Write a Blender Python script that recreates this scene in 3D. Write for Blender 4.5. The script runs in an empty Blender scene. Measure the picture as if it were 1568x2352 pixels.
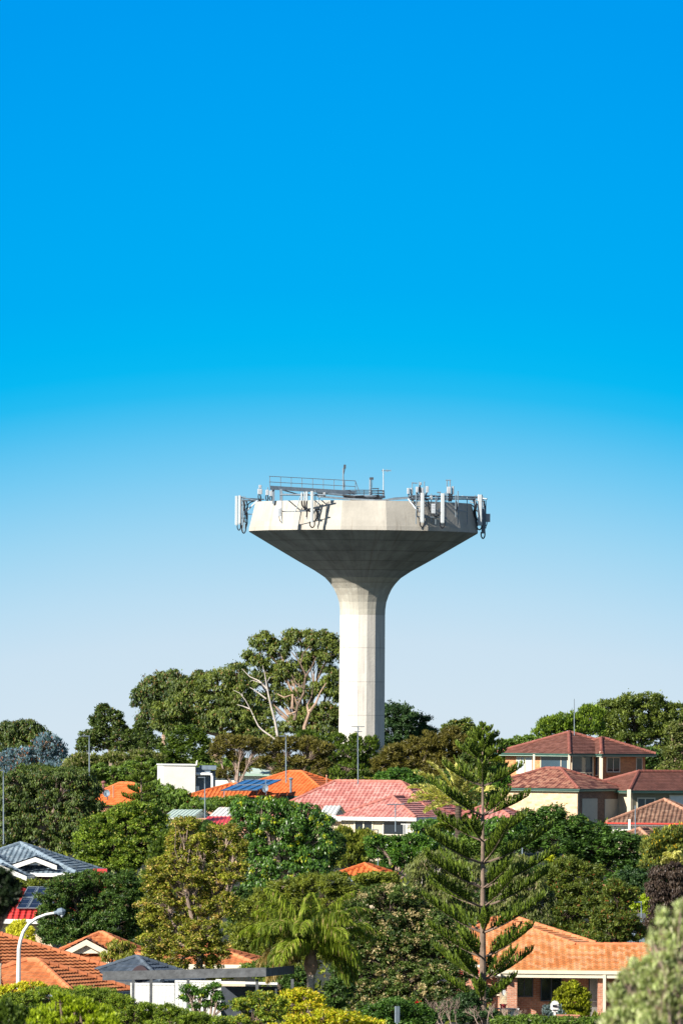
import bpy, math, random
import numpy as np
from mathutils import Vector, Matrix

C = bpy.context.scene.collection
F = 18293.0                      # focal length in units of the 1568-wide layout grid (280 mm lens)
H0 = 1640.0
PITCH = math.atan((H0 - 1176) / F)
CAM = Matrix.Rotation(math.pi / 2 + PITCH, 3, 'X') @ Matrix.Rotation(math.radians(0.5), 3, 'Z')
R = math.radians
V = Vector

def W(u, v, y):                  # world point seen at layout (u, v), y metres away
    d = CAM @ V(((u - 784) / F, (1176 - v) / F, -1.0))
    return d * (y / d.y)

def P(u, y, z):                  # world point with depth y and height z at column u
    k = (u - 784) / F
    a = CAM[0][0] + k * CAM[0][2]
    b = (CAM[1][0] + k * CAM[1][2]) * y + (CAM[2][0] + k * CAM[2][2]) * z
    return V((-b / a, y, z))

def onplane(u, v, Q, n):         # sight line meets the vertical plane through Q
    d = CAM @ V(((u - 784) / F, (1176 - v) / F, -1.0))
    return d * (Q.dot(n) / d.dot(n))

GP = [(0, -1.7), (50, -4.2), (120, -11), (229, -15), (330, -14.4), (366, -14.0), (430, -13), (500, -11.6),
      (554, -9.9), (653, -8.9), (830, -8.0), (1016, -7.2), (1300, -8), (1900, -16), (6000, -90)]
def gz(y, x=0.0):
    return float(np.interp(y, [p[0] for p in GP], [p[1] for p in GP]))

# ---------------------------------------------------------------- materials
def newmat(name):
    m = bpy.data.materials.new(name); m.use_nodes = True
    nt = m.node_tree; nt.nodes.clear()
    out = nt.nodes.new('ShaderNodeOutputMaterial')
    b = nt.nodes.new('ShaderNodeBsdfPrincipled')
    nt.links.new(b.outputs[0], out.inputs[0])
    return m, nt, b, out

class NT:
    """tiny helper to write node graphs"""
    def __init__(s, nt): s.nt = nt
    def n(s, typ, **kw):
        nd = s.nt.nodes.new(typ)
        for k, v in kw.items():
            if k == 'inp':
                for kk, vv in v.items():
                    if hasattr(vv, 'is_output'): s.nt.links.new(vv, nd.inputs[kk])
                    else: nd.inputs[kk].default_value = vv
            else: setattr(nd, k, v)
        return nd
    def math(s, op, a, b=0.0, c=None):
        i = {0: a, 1: b}
        if c is not None: i[2] = c
        return s.n('ShaderNodeMath', operation=op, inp=i).outputs[0]
    def mix(s, f, a, b, bt='MIX'):
        nd = s.n('ShaderNodeMix', data_type='RGBA', blend_type=bt)
        for k, v in ((0, f), (6, a), (7, b)):
            if hasattr(v, 'is_output'): s.nt.links.new(v, nd.inputs[k])
            else: nd.inputs[k].default_value = v if k == 0 else (tuple(v) + (1,))[:4]
        return nd.outputs[2]
    def ramp(s, f, stops):
        nd = s.nt.nodes.new('ShaderNodeValToRGB')
        s.nt.links.new(f, nd.inputs[0])
        el = nd.color_ramp.elements
        while len(el) < len(stops): el.new(0.5)
        for e, (p, c) in zip(el, stops):
            e.position = p; e.color = (tuple(c) + (1,))[:4] if not isinstance(c, (int, float)) else (c, c, c, 1)
        return nd.outputs[0]

def surf(name, col, rough=0.7, var=0.12, scale=1.5, bump=0.0, bscale=12.0, metal=0.0, spec=0.4, tint=None):
    m, nt, b, out = newmat(name); g = NT(nt)
    tc = g.n('ShaderNodeTexCoord').outputs['Object']
    no = g.n('ShaderNodeTexNoise', inp={'Vector': tc, 'Scale': scale, 'Detail': 6.0, 'Roughness': 0.65}).outputs[0]
    dark = tuple(c * (1 - var * 2) for c in col); lite = tuple(min(1, c * (1 + var * 1.2)) for c in col)
    if tint: dark = tint
    c = g.mix(g.ramp(no, [(0.3, 0.0), (0.7, 1.0)]), dark, lite)
    nt.links.new(c, b.inputs['Base Color'])
    b.inputs['Roughness'].default_value = rough; b.inputs['Metallic'].default_value = metal
    b.inputs['Specular IOR Level'].default_value = spec
    if bump:
        n2 = g.n('ShaderNodeTexNoise', inp={'Vector': tc, 'Scale': bscale, 'Detail': 4.0}).outputs[0]
        bp = g.n('ShaderNodeBump', inp={'Height': n2, 'Distance': bump})
        nt.links.new(bp.outputs[0], b.inputs['Normal'])
    return m

def tilemat(name, c1, c2, c3, tile=0.3, course=0.32, grime=0.35, wave=0.02, rough=0.6):
    m, nt, b, out = newmat(name); g = NT(nt)
    uv = g.n('ShaderNodeUVMap').outputs[0]
    sp = g.n('ShaderNodeSeparateXYZ', inp={0: uv})
    a = g.math('DIVIDE', sp.outputs[0], tile); bb = g.math('DIVIDE', sp.outputs[1], course)
    cell = g.n('ShaderNodeCombineXYZ', inp={0: g.math('FLOOR', a), 1: g.math('FLOOR', bb)}).outputs[0]
    wn = g.n('ShaderNodeTexWhiteNoise', noise_dimensions='2D', inp={'Vector': cell}).outputs[0]
    base = g.ramp(wn, [(0.0, c1), (0.5, c2), (1.0, c3)])
    tc = g.n('ShaderNodeTexCoord').outputs['Object']
    no = g.n('ShaderNodeTexNoise', inp={'Vector': tc, 'Scale': 0.45, 'Detail': 8.0, 'Roughness': 0.7}).outputs[0]
    n3 = g.n('ShaderNodeTexNoise', inp={'Vector': tc, 'Scale': 5.0, 'Detail': 4.0, 'Roughness': 0.7}).outputs[0]
    gr = g.ramp(no, [(0.35, 1 - grime), (0.65, 1.0)])
    c = g.mix(1.0, base, gr, 'MULTIPLY')
    c = g.mix(1.0, c, g.ramp(n3, [(0.3, 0.78), (0.7, 1.0)]), 'MULTIPLY')
    nt.links.new(c, b.inputs['Base Color'])
    b.inputs['Roughness'].default_value = rough
    b.inputs['Specular IOR Level'].default_value = 0.35
    if wave:
        h = g.math('SINE', g.math('MULTIPLY', a, 2 * math.pi))
        bp = g.n('ShaderNodeBump', inp={'Height': h, 'Distance': wave, 'Strength': 1.0})
        nt.links.new(bp.outputs[0], b.inputs['Normal'])
    return m

def brickmat(name, c1, c2, mortar, w=0.24, h=0.086, bias=0.0):
    m, nt, b, out = newmat(name); g = NT(nt)
    uv = g.n('ShaderNodeUVMap').outputs[0]
    br = g.n('ShaderNodeTexBrick', offset=0.5, inp={'Vector': uv, 'Color1': tuple(c1) + (1,), 'Color2': tuple(c2) + (1,), 'Mortar': tuple(mortar) + (1,),
             'Scale': 1.0, 'Mortar Size': 0.008, 'Mortar Smooth': 0.3, 'Bias': bias, 'Brick Width': w, 'Row Height': h})
    tc = g.n('ShaderNodeTexCoord').outputs['Object']
    no = g.n('ShaderNodeTexNoise', inp={'Vector': uv, 'Scale': 2.2, 'Detail': 6.0, 'Roughness': 0.7}).outputs[0]
    c = g.mix(1.0, br.outputs[0], g.ramp(no, [(0.3, 0.72), (0.7, 1.08)]), 'MULTIPLY')
    nt.links.new(c, b.inputs['Base Color']); b.inputs['Roughness'].default_value = 0.85
    bp = g.n('ShaderNodeBump', invert=True, inp={'Height': br.outputs[1], 'Distance': 0.006})
    nt.links.new(bp.outputs[0], b.inputs['Normal'])
    return m

def leafmat(name, c1, c2, acc=None, transl=0.32, rough=0.5, spec=0.35):
    m, nt, b, out = newmat(name); g = NT(nt)
    r = g.n('ShaderNodeAttribute', attribute_name='rnd').outputs['Fac']
    k = g.n('ShaderNodeAttribute', attribute_name='clump').outputs['Fac']
    a = g.n('ShaderNodeAttribute', attribute_name='acc').outputs['Fac']
    f = g.math('ADD', g.math('MULTIPLY', r, 0.5), g.math('MULTIPLY', k, 0.5))
    f = g.ramp(f, [(0.15, 0.0), (0.85, 1.0)])
    c = g.mix(f, tuple(x * k for x, k in zip(c1, (1.05, 1.05, .8))), tuple(min(.8, x * k) for x, k in zip(c2, (1.6, 1.65, 1.15))))
    if acc: c = g.mix(a, c, acc)
    nt.links.new(c, b.inputs['Base Color'])
    b.inputs['Roughness'].default_value = rough; b.inputs['Specular IOR Level'].default_value = spec
    if transl:
        t = g.n('ShaderNodeBsdfTranslucent')
        cc = g.mix(1.0, c, (1.25, 1.35, 0.6), 'MULTIPLY')
        nt.links.new(cc, t.inputs[0])
        ms = g.n('ShaderNodeMixShader', inp={0: transl, 1: b.outputs[0], 2: t.outputs[0]})
        nt.links.new(ms.outputs[0], out.inputs[0])
    return m

# ---------------------------------------------------------------- mesh building
def link(o, parent=None):
    C.objects.link(o)
    if parent is not None: o.parent = parent
    return o

def props(o, label=None, cat=None, group=None, kind=None):
    if label: o['label'] = label
    if cat: o['category'] = cat
    if group: o['group'] = group
    if kind: o['kind'] = kind
    return o

def thing(name, label, cat, loc, group=None):
    o = bpy.data.objects.new(name, None); o.location = loc; o.empty_display_size = 0.3
    link(o); props(o, label, cat, group); return o

def origin_of(o):                # world offset of a parent chain made only of translations
    v = V((0, 0, 0))
    while o is not None: v += o.location; o = o.parent
    return v

class MB:
    def __init__(s): s.v = []; s.f = []; s.uv = []
    def face(s, pts, uv=None):
        i = len(s.v); s.v.extend([tuple(p) for p in pts]); s.f.append(tuple(range(i, i + len(pts))))
        if uv is None:
            n = V((0, 0, 0))
            for k in range(1, len(pts) - 1): n += (V(pts[k]) - V(pts[0])).cross(V(pts[k + 1]) - V(pts[0]))
            n.normalize()
            if abs(n.z) > 0.8: uv = [(p[0], p[1]) for p in pts]
            else:
                t = V((-n.y, n.x, 0)).normalized(); uv = [(V(p).dot(t), p[2]) for p in pts]
        s.uv.append(uv)
    def mesh(s, verts, faces):
        for f in faces: s.face([verts[i] for i in f])
    def obox(s, O, X, Y, Z):
        O, X, Y, Z = V(O), V(X), V(Y), V(Z)
        if X.cross(Y).dot(Z) < 0: X, Y = Y, X
        c = [O, O + X, O + X + Y, O + Y, O + Z, O + X + Z, O + X + Y + Z, O + Y + Z]
        s.mesh(c, [(3, 2, 1, 0), (4, 5, 6, 7), (0, 1, 5, 4), (1, 2, 6, 5), (2, 3, 7, 6), (3, 0, 4, 7)])
    def cbox(s, c, d, rz=0.0):   # centred box with bevel-free corners
        m = Matrix.Rotation(rz, 3, 'Z'); x, y, z = m @ V((d[0], 0, 0)), m @ V((0, d[1], 0)), V((0, 0, d[2]))
        s.obox(V(c) - x / 2 - y / 2 - z / 2, x, y, z)
    def bbox(s, c, d, rz=0.0, b=0.02):  # box with chamfered vertical edges
        m = Matrix.Rotation(rz, 3, 'Z'); hx, hy, hz = d[0] / 2, d[1] / 2, d[2] / 2
        b = min(b, hx * 0.6, hy * 0.6)
        ring = [(-hx + b, -hy), (hx - b, -hy), (hx, -hy + b), (hx, hy - b), (hx - b, hy), (-hx + b, hy), (-hx, hy - b), (-hx, -hy + b)]
        lo = [V(c) + m @ V((x, y, -hz)) for x, y in ring]; hi = [V(c) + m @ V((x, y, hz)) for x, y in ring]
        for i in range(8): s.face([lo[i], lo[(i + 1) % 8], hi[(i + 1) % 8], hi[i]])
        s.face(hi); s.face(lo[::-1])
    def path(s, pts, rad, n=6, cap=True):
        pts = [V(p) for p in pts]
        if isinstance(rad, (int, float)): rad = [rad] * len(pts)
        rings = []; up = V((0.31, 0.2, 0.93)).normalized()
        for i, p in enumerate(pts):
            t = (pts[min(i + 1, len(pts) - 1)] - pts[max(i - 1, 0)])
            if t.length < 1e-9: t = V((0, 0, 1))
            t.normalize()
            a = up - t * up.dot(t)
            if a.length < 1e-3: a = V((1, 0, 0)) - t * t.x
            a.normalize(); b = t.cross(a); up = a
            rings.append([p + (a * math.cos(k * 2 * math.pi / n) + b * math.sin(k * 2 * math.pi / n)) * rad[i] for k in range(n)])
        for i in range(len(rings) - 1):
            for k in range(n):
                s.face([rings[i][k], rings[i][(k + 1) % n], rings[i + 1][(k + 1) % n], rings[i + 1][k]],
                       [(k / n, i), ((k + 1) / n, i), ((k + 1) / n, i + 1), (k / n, i + 1)])
        if cap:
            s.face(rings[0][::-1]); s.face(rings[-1])
    def build(s, name, mat, parent=None, loc=None, smooth=False):
        off = origin_of(parent) if parent is not None else V(loc if loc is not None else (0, 0, 0))
        me = bpy.data.meshes.new(name)
        me.from_pydata([(x - off.x, y - off.y, z - off.z) for x, y, z in s.v], [], s.f)
        ul = me.uv_layers.new(name='UVMap')
        flat = np.array([c for u in s.uv for p in u for c in p], dtype=np.float32)
        ul.data.foreach_set('uv', flat)
        me.materials.append(mat)
        if smooth: me.polygons.foreach_set('use_smooth', [True] * len(me.polygons))
        me.update()
        o = bpy.data.objects.new(name, me)
        if parent is None: o.location = off
        return link(o, parent)

def cards(name, mat, parent, c, d, sd, ln, wd, rnd, clump, acc, loc=None, bend=None):
    """leaf cards: N rhombs with centre c, length axis d, side axis sd (all Nx3 arrays)"""
    N = len(c)
    off = np.array(origin_of(parent) if parent is not None else (loc if loc is not None else (0, 0, 0)))
    ln = np.broadcast_to(ln, N)[:, None]; wd = np.broadcast_to(wd, N)[:, None]
    c = c - off
    v = np.empty((N, 4, 3), dtype=np.float32)
    v[:, 0] = c - d * ln * 0.5
    v[:, 1] = c + sd * wd * 0.5 - d * ln * 0.08
    v[:, 2] = c + d * ln * 0.5
    v[:, 3] = c - sd * wd * 0.5 - d * ln * 0.08
    me = bpy.data.meshes.new(name)
    me.vertices.add(N * 4); me.vertices.foreach_set('co', v.ravel())
    me.loops.add(N * 4); me.loops.foreach_set('vertex_index', np.arange(N * 4, dtype=np.int32))
    me.polygons.add(N); me.polygons.foreach_set('loop_start', np.arange(0, N * 4, 4, dtype=np.int32))
    me.polygons.foreach_set('loop_total', np.full(N, 4, dtype=np.int32))
    for nm, arr in (('rnd', rnd), ('clump', clump), ('acc', acc)):
        at = me.attributes.new(nm, 'FLOAT', 'POINT')
        at.data.foreach_set('value', np.repeat(np.asarray(arr, dtype=np.float32), 4))
    me.materials.append(mat); me.update(); me.validate()
    o = bpy.data.objects.new(name, me)
    if parent is None: o.location = off
    return link(o, parent)

def unit(a): return a / np.maximum(np.linalg.norm(a, axis=1, keepdims=True), 1e-9)

def tree(name, label, cat, s, ub, lobes, leaf, bark, seed=1, style='out', cr=10.0, lp=6.6, lw=0.45, layers=2.0, fill=5.0,
         accp=0.0, accc=0.0, group=None, limbs=True, tr=None, fork=0.35, droop=0.0, twigs=0.35, ymul=1.0, bushy=False, dep=0.8, base_v=None, bumpy=0.16, shrink=1.0):
    """a tree: lobes = (u, v, rx, ry) ellipses of the crown in layout units, at scale s (units per metre)."""
    rg = np.random.default_rng(seed); rd = random.Random(seed)
    y = F / s * ymul; s = F / y
    base = P(ub, y, gz(y)); base.z = gz(y) - 0.1
    root = thing(name, label, cat, base, group)
    L = []
    for (u, v, rx, ry) in lobes:
        cy = y + rd.uniform(-0.35, 0.35) * rx / s
        p = W(u, v, cy)
        L.append((np.array(p), np.array((rx / s, dep * max(rx, ry * 0.8) / s, ry / s))))
    crm = cr / s
    cc = []; cn = []; lobe_id = []
    for i, (p, r) in enumerate(L):
        n = int(fill * r[0] * r[2] / crm ** 2 * 1.0) + 6
        d = unit(rg.normal(size=(n * 2, 3)))
        keep = (d[:, 2] > -0.55) | (rg.random(n * 2) < 0.45)
        d = d[keep][:n]
        ph = rg.uniform(0, 6.28, 3)
        lump = 1 + bumpy * (np.sin(d[:, 0] * 5 + ph[0]) + np.sin(d[:, 2] * 6 + ph[1]) + 0.6 * np.sin(d[:, 1] * 7 + ph[2])) * 0.6
        rr = (0.62 + 0.38 * rg.random(len(d)) ** 0.45) * lump
        q = p + d * rr[:, None] * np.maximum(r - crm * 0.3, r * 0.6)
        ok = np.ones(len(q), bool)
        for j, (p2, r2) in enumerate(L):
            if j != i: ok &= (((q - p2) / r2) ** 2).sum(1) > 0.3
        cc.append(q[ok]); cn.append(d[ok]); lobe_id += [i] * int(ok.sum())
    cc = np.concatenate(cc); cn = np.concatenate(cn)
    m = max(6, int(math.pi * cr * cr / (0.5 * lp * lp * lw) * layers))
    N = len(cc) * m
    ci = np.repeat(np.arange(len(cc)), m)
    o = rg.normal(size=(N, 3)); on = unit(o)
    sz = crm * (0.75 + 0.5 * rg.random(len(cc)))[ci]
    rad = (rg.random(N) ** 0.4 * np.where(rg.random(N) < 0.16, rg.uniform(1.1, 1.75, N), 1.0))[:, None]
    pos = cc[ci] + on * rad * sz[:, None] * np.array((1.1, 1.1, 0.72)) * shrink
    rv = rg.normal(size=(N, 3))
    out = unit(on * 0.9 + cn[ci] * 0.5)
    up = np.array((0, 0, 1.0))
    if style == 'out': d = out * 0.8 + rv * 0.6
    elif style == 'droop': d = out * 0.45 + rv * 0.35 - up * 1.1
    elif style == 'up': d = out * 0.55 + rv * 0.3 + up * 0.9
    elif style == 'flat': d = out * 0.7 + rv * 0.5; d[:, 2] *= 0.3
    elif style == 'wisp': d = out * 0.7 + rv * 0.45 + up * 0.25
    d = unit(d)
    nn = out + rg.normal(size=(N, 3)) * 0.55 + up * 0.45
    sd = unit(np.cross(nn, d))
    pos[:, 2] -= droop * (np.linalg.norm(pos[:, :2] - np.array(base)[:2], axis=1) / 10) ** 2
    lm = lp / s * rg.uniform(0.6, 1.25, N)
    rnd = rg.random(N); ck = rg.random(len(cc))[ci]
    acc = ((rg.random(N) < accp) & (on[:, 2] > -0.3)).astype(float)
    if accc: acc = np.maximum(acc, ((rg.random(len(cc)) < accc)[ci] & (rg.random(N) < 0.75)).astype(float))
    cards('crown', leaf, root, pos, d, sd, lm, lm * lw, rnd, ck, acc)
    # trunk and limbs
    mb = MB()
    zs = min(p[2] - r[2] for p, r in L); cen = sum(p for p, r in L) / len(L)
    H = max(p[2] + r[2] for p, r in L) - base.z
    if tr is None: tr = 0.035 * H + 0.04
    fk = V((base.x * 0.6 + cen[0] * 0.4, base.y, base.z + (cen[2] - base.z) * (fork + 0.25)))
    mid = (base + fk) / 2 + V((rd.uniform(-1, 1), 0, 0)) * H * 0.02
    mb.path([base, mid, fk], [tr, tr * 0.8, tr * 0.62], 8)
    if limbs:
        cid = np.array(lobe_id)
        for i, (p, r) in enumerate(L):
            e = V(p) + V((0, 0, r[2] * 0.25))
            m1 = fk.lerp(e, 0.5) + V((rd.uniform(-1, 1), rd.uniform(-1, 1), rd.uniform(-0.2, 0.5))) * (e - fk).length * 0.1
            lr = tr * 0.42
            mb.path([fk, m1, e], [lr, lr * 0.7, lr * 0.3], 5)
            idx = np.where(cid == i)[0]
            rg.shuffle(idx)
            for j in idx[:int(len(idx) * twigs)]:
                q = V(cc[j]); st = m1.lerp(e, rd.random() * 0.9)
                w1 = st.lerp(q, 0.5) + V((rd.uniform(-1, 1), rd.uniform(-1, 1), rd.uniform(-0.6, 1))) * (q - st).length * 0.12
                mb.path([st, w1, q], [lr * 0.3, lr * 0.2, max(lr * 0.08, 0.008)], 3, cap=False)
    mb.build('trunk', bark, root, smooth=True)
    return root

# ---------------------------------------------------------------- roofs and houses
def clip(poly, axis, lim, keep_gt):
    out = []
    for i in range(len(poly)):
        a, b = poly[i], poly[(i + 1) % len(poly)]
        ia = (a[axis] >= lim) if keep_gt else (a[axis] <= lim)
        ib = (b[axis] >= lim) if keep_gt else (b[axis] <= lim)
        if ia: out.append(a)
        if ia != ib:
            t = (lim - a[axis]) / (b[axis] - a[axis])
            out.append((a[0] + (b[0] - a[0]) * t, a[1] + (b[1] - a[1]) * t))
    return out

def tile_face(mb, poly, course=0.32, lift=0.035, tile=0.3, cols=0, wave=0.03):
    """a roof slope laid in real overlapping courses (and, close up, rolled tiles)"""
    poly = [V(p) for p in poly]
    n = V((0, 0, 0))
    for k in range(1, len(poly) - 1): n += (poly[k] - poly[0]).cross(poly[k + 1] - poly[0])
    n.normalize()
    if n.z < 0: n = -n
    h = V((-n.y, n.x, 0)).normalized(); upv = n.cross(h)
    if upv.z < 0: upv = -upv; 
    O = min(poly, key=lambda p: p.z)
    pc = [((p - O).dot(h), (p - O).dot(upv)) for p in poly]
    bmax = max(b for a, b in pc)
    def pt(a, b, e): return O + h * a + upv * b + n * e
    k = 0
    while k * course < bmax - 1e-4:
        b0 = k * course; st = clip(clip(pc, 1, b0, True), 1, b0 + course, False); k += 1
        if len(st) < 3: continue
        cells = [st]
        if cols:
            w = tile / cols; a0 = math.floor(min(a for a, b in st) / w); a1 = math.ceil(max(a for a, b in st) / w); cells = []
            for i in range(a0, a1):
                cl = clip(clip(st, 0, i * w, True), 0, (i + 1) * w, False)
                if len(cl) >= 3: cells.append(cl)
        jit = random.uniform(-0.004, 0.004)
        def hgt(a, b):
            e = lift * (1 - (b - b0) / course) + 0.004 + jit
            if cols: e += wave * (0.5 + 0.5 * math.sin(2 * math.pi * a / tile)) * (1.0 - 0.35 * (b - b0) / course)
            return e
        for cl in cells:
            pts = [pt(a, b, hgt(a, b)) for a, b in cl]
            uv = [(a, min(b, b0 + course * 0.999)) for a, b in cl]
            nn = (pts[1] - pts[0]).cross(pts[2] - pts[0])
            if nn.dot(n) < 0: pts = pts[::-1]; uv = uv[::-1]
            mb.face(pts, uv)
            lo = [(a, b) for a, b in cl if abs(b - b0) < 1e-5]
            if len(lo) >= 2:
                a0_, a1_ = min(lo)[0], max(lo)[0]
                if a1_ - a0_ > 1e-3:
                    mb.face([pt(a0_, b0, -0.01), pt(a1_, b0, -0.01), pt(a1_, b0, hgt(a1_, b0)), pt(a0_, b0, hgt(a0_, b0))],
                            [(a0_, b0 + .01), (a1_, b0 + .01), (a1_, b0 + .02), (a0_, b0 + .02)])

class Hip:
    def __init__(s, N, th, LA, LB, rise):
        t = R(th); N = V(N)
        s.a = V((-math.cos(t), math.sin(t), 0)); s.b = V((math.sin(t), math.cos(t), 0))
        s.N = N; s.NA = N + s.a * LA; s.NB = N + s.b * LB; s.NAB = N + s.a * LA + s.b * LB
        s.LA, s.LB = LA, LB; up = V((0, 0, rise))
        if LA >= LB:
            h = LB / 2; s.R1 = N + s.a * h + s.b * h + up; s.R2 = N + s.a * (LA - h) + s.b * h + up
            s.faces = [(s.N, s.R1, s.R2, s.NA), (s.N, s.NB, s.R1), (s.NB, s.NAB, s.R2, s.R1), (s.NA, s.R2, s.NAB)]
            s.hips = [(s.N, s.R1), (s.NB, s.R1), (s.NA, s.R2), (s.NAB, s.R2), (s.R1, s.R2)]
        else:
            h = LA / 2; s.R1 = N + s.a * h + s.b * h + up; s.R2 = N + s.a * h + s.b * (LB - h) + up
            s.faces = [(s.N, s.R1, s.NA), (s.N, s.NB, s.R2, s.R1), (s.NB, s.NAB, s.R2), (s.NA, s.R1, s.R2, s.NAB)]
            s.hips = [(s.N, s.R1), (s.NA, s.R1), (s.NB, s.R2), (s.NAB, s.R2), (s.R1, s.R2)]
    def corner(s, i, j, z=None):          # point at distances i along a, j along b
        p = s.N + s.a * i + s.b * j
        if z is not None: p.z = z
        return p

def caps(mb, segs, r=0.12, step=0.42):
    for a, b in segs:
        L = (b - a).length
        if L < 0.1: continue
        n = max(1, int(L / step)); d = (b - a) / n
        lo = a if a.z <= b.z else b; dd = d if a.z <= b.z else -d
        for i in range(n):
            p = lo + dd * i + V((0, 0, 0.03)); q = lo + dd * (i + 1.06) + V((0, 0, 0.03))
            mb.path([p, q], [r * 1.12, r * 0.94], 8)

def hip_roof(root, hips, tmat, capmat, name='roof', cols=0, lift=0.035, course=0.32, capr=0.12, skip=()):
    mb = MB()
    for hh in hips:
        for i, f in enumerate(hh.faces):
            tile_face(mb, f, course=course, lift=lift, cols=(cols if i < 2 else 0))
    ro = mb.build(name, tmat, root)
    cb = MB()
    for hh in hips: caps(cb, hh.hips, capr)
    cb.build('ridge_cap', capmat, ro)
    return ro

def eaves(root, hips, mat, h=0.2, t=0.05, soffit=True, name='fascia', gutter=None):
    mb = MB(); gb = MB()
    for hh in hips:
        cs = [hh.N, hh.NB, hh.NAB, hh.NA]; outs = [-hh.a, hh.b, hh.a, -hh.b]
        for i in range(4):
            p, q = cs[i], cs[(i + 1) % 4]; d = (q - p).normalized()
            mb.obox(p + V((0, 0, -h - 0.003 * i)) - d * t * (i % 2), (q - p) + d * t * 2 * (i % 2), outs[i] * t, V((0, 0, h)))
            if gutter is not None:
                gb.obox(p + V((0, 0, -0.11 - 0.003 * i)) + outs[i] * (t + 0.002) - d * (t + .1) * (i % 2), (q - p) + d * (t + .1) * 2 * (i % 2), outs[i] * 0.1, V((0, 0, 0.11)))
        if soffit:
            z = V((0, 0, -h + 0.02)); mb.face([c + z for c in cs][::-1])
    o = mb.build(name, mat, root)
    if gutter is not None: gb.build('gutter', gutter, root)
    return o

def walls(root, hh, mat, ov=0.5, zb=None, drop=0.15, name='wall', t=None):
    mb = MB(); zt = hh.N.z - drop
    if zb is None: zb = gz(hh.N.y) - 0.2
    O = hh.corner(ov, ov, zb)
    mb.obox(O, hh.a * (hh.LA - 2 * ov), hh.b * (hh.LB - 2 * ov), V((0, 0, zt - zb)))
    return mb.build(name, mat, root)

def window(root, hh, side, rect, fmat, pmat, ov=0.5, fw=0.06, mull=(0.5,), name='window', pane='pane', out=0.0, bars=0):
    """window given by the layout rectangle it covers on the wall facing a side ('a': front-left wall, 'b': right wall)"""
    Q = hh.corner(ov, ov)
    if side == 'a': D, n = hh.a, -hh.b
    else: D, n = hh.b, -hh.a
    Q = Q + n * out
    u0, v0, u1, v1 = rect
    p = onplane(u0, v1, Q, n); q = onplane(u1, v0, Q, n)
    d0, d1 = sorted(((p - Q).dot(D), (q - Q).dot(D))); z0, z1 = p.z, q.z
    def at(d, z, o): r = Q + D * d + n * o; r.z = z; return r
    fb = MB(); w = d1 - d0; hgt = z1 - z0
    fb.obox(at(d0, z0, 0.004), D * w, n * 0.06, V((0, 0, fw)))
    fb.obox(at(d0, z1 - fw, 0.004), D * w, n * 0.06, V((0, 0, fw)))
    for x in (d0, d1 - fw): fb.obox(at(x, z0 + fw, 0.004), D * fw, n * 0.058, V((0, 0, hgt - 2 * fw)))
    for m in mull: fb.obox(at(d0 + w * m - fw / 2, z0 + fw, 0.004), D * fw, n * 0.055, V((0, 0, hgt - 2 * fw)))
    fo = fb.build(name, fmat, root)
    pb = MB(); pb.obox(at(d0 + fw * .5, z0 + fw * .5, 0.006), D * (w - fw), n * 0.02, V((0, 0, hgt - fw)))
    pb.build(pane, pmat, fo)
    return fo
# ---------------------------------------------------------------- camera, sun, sky
scene = bpy.context.scene
cam = bpy.data.cameras.new('camera'); cam.sensor_fit = 'VERTICAL'; cam.sensor_height = 36; cam.lens = F / 2352 * 36
cam.clip_start = 1; cam.clip_end = 12000
cam.dof.use_dof = True; cam.dof.focus_distance = F / 28; cam.dof.aperture_fstop = 10
co = bpy.data.objects.new('camera', cam); co.matrix_world = CAM.to_4x4(); C.objects.link(co); scene.camera = co

SUN_AZ, SUN_EL = 48.0, 31.0       # degrees left of the line from the tower to the camera / above the horizon
az = R(SUN_AZ); el = R(SUN_EL)
sdir = V((-math.sin(az) * math.cos(el), -math.cos(az) * math.cos(el), math.sin(el)))
sl = bpy.data.lights.new('sun', 'SUN'); sl.energy = 5.0; sl.angle = R(0.5); sl.color = (1.0, 0.94, 0.84)
so = bpy.data.objects.new('sun', sl); so.rotation_euler = sdir.to_track_quat('Z', 'Y').to_euler(); C.objects.link(so)

world = bpy.data.worlds.new('World'); scene.world = world; world.use_nodes = True
wn = world.node_tree; wn.nodes.clear(); g = NT(wn)
sky = g.n('ShaderNodeTexSky', sky_type='NISHITA', sun_disc=False, sun_elevation=el, sun_rotation=math.atan2(sdir.x, sdir.y), air_density=0.9, dust_density=0.0, ozone_density=4.0)
tc = g.n('ShaderNodeTexCoord').outputs['Generated']
sp = g.n('ShaderNodeSeparateXYZ', inp={0: tc})
# clear coastal sky: pale low band, then deep blue; band sits a little lower away from the hill's bearing
azi = g.math('DIVIDE', sp.outputs[0], sp.outputs[1])
e = g.math('ADD', sp.outputs[2], g.math('MULTIPLY', g.math('MINIMUM', g.math('MULTIPLY', azi, azi), 0.004), 1.9))
ef = g.math('DIVIDE', e, 0.12)
def sc_(c): # display sRGB 0-255 -> scene linear at this exposure
    return tuple(((x / 255) / 12.92 if x / 255 <= .04045 else ((x / 255 + .055) / 1.055) ** 2.4) for x in c)
def ev(v): return math.sin(math.atan((1640 - v) / F)) / 0.12
EXPO = 0.9
k = 2 ** -EXPO
stops = [(1640, (212, 229, 241)), (1470, (203, 226, 242)), (1360, (187, 222, 243)), (1213, (158, 214, 243)), (1067, (118, 203, 243)), (957, (76, 193, 242)),
         (895, (38, 188, 242)), (835, (8, 185, 243)), (770, (0, 181, 243)), (664, (0, 174, 243)), (300, (0, 164, 242)), (0, (0, 156, 240))]
cr_ = g.ramp(ef, [(max(0, ev(v)), tuple(x * k for x in sc_(c))) for v, c in stops])
skc = g.mix(1.0, sky.outputs[0], (0.06, 0.06, 0.06), 'MULTIPLY')
hi = g.n('ShaderNodeMapRange', interpolation_type='SMOOTHSTEP', inp={0: sp.outputs[2], 1: 0.13, 2: 0.4}).outputs[0]
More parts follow.
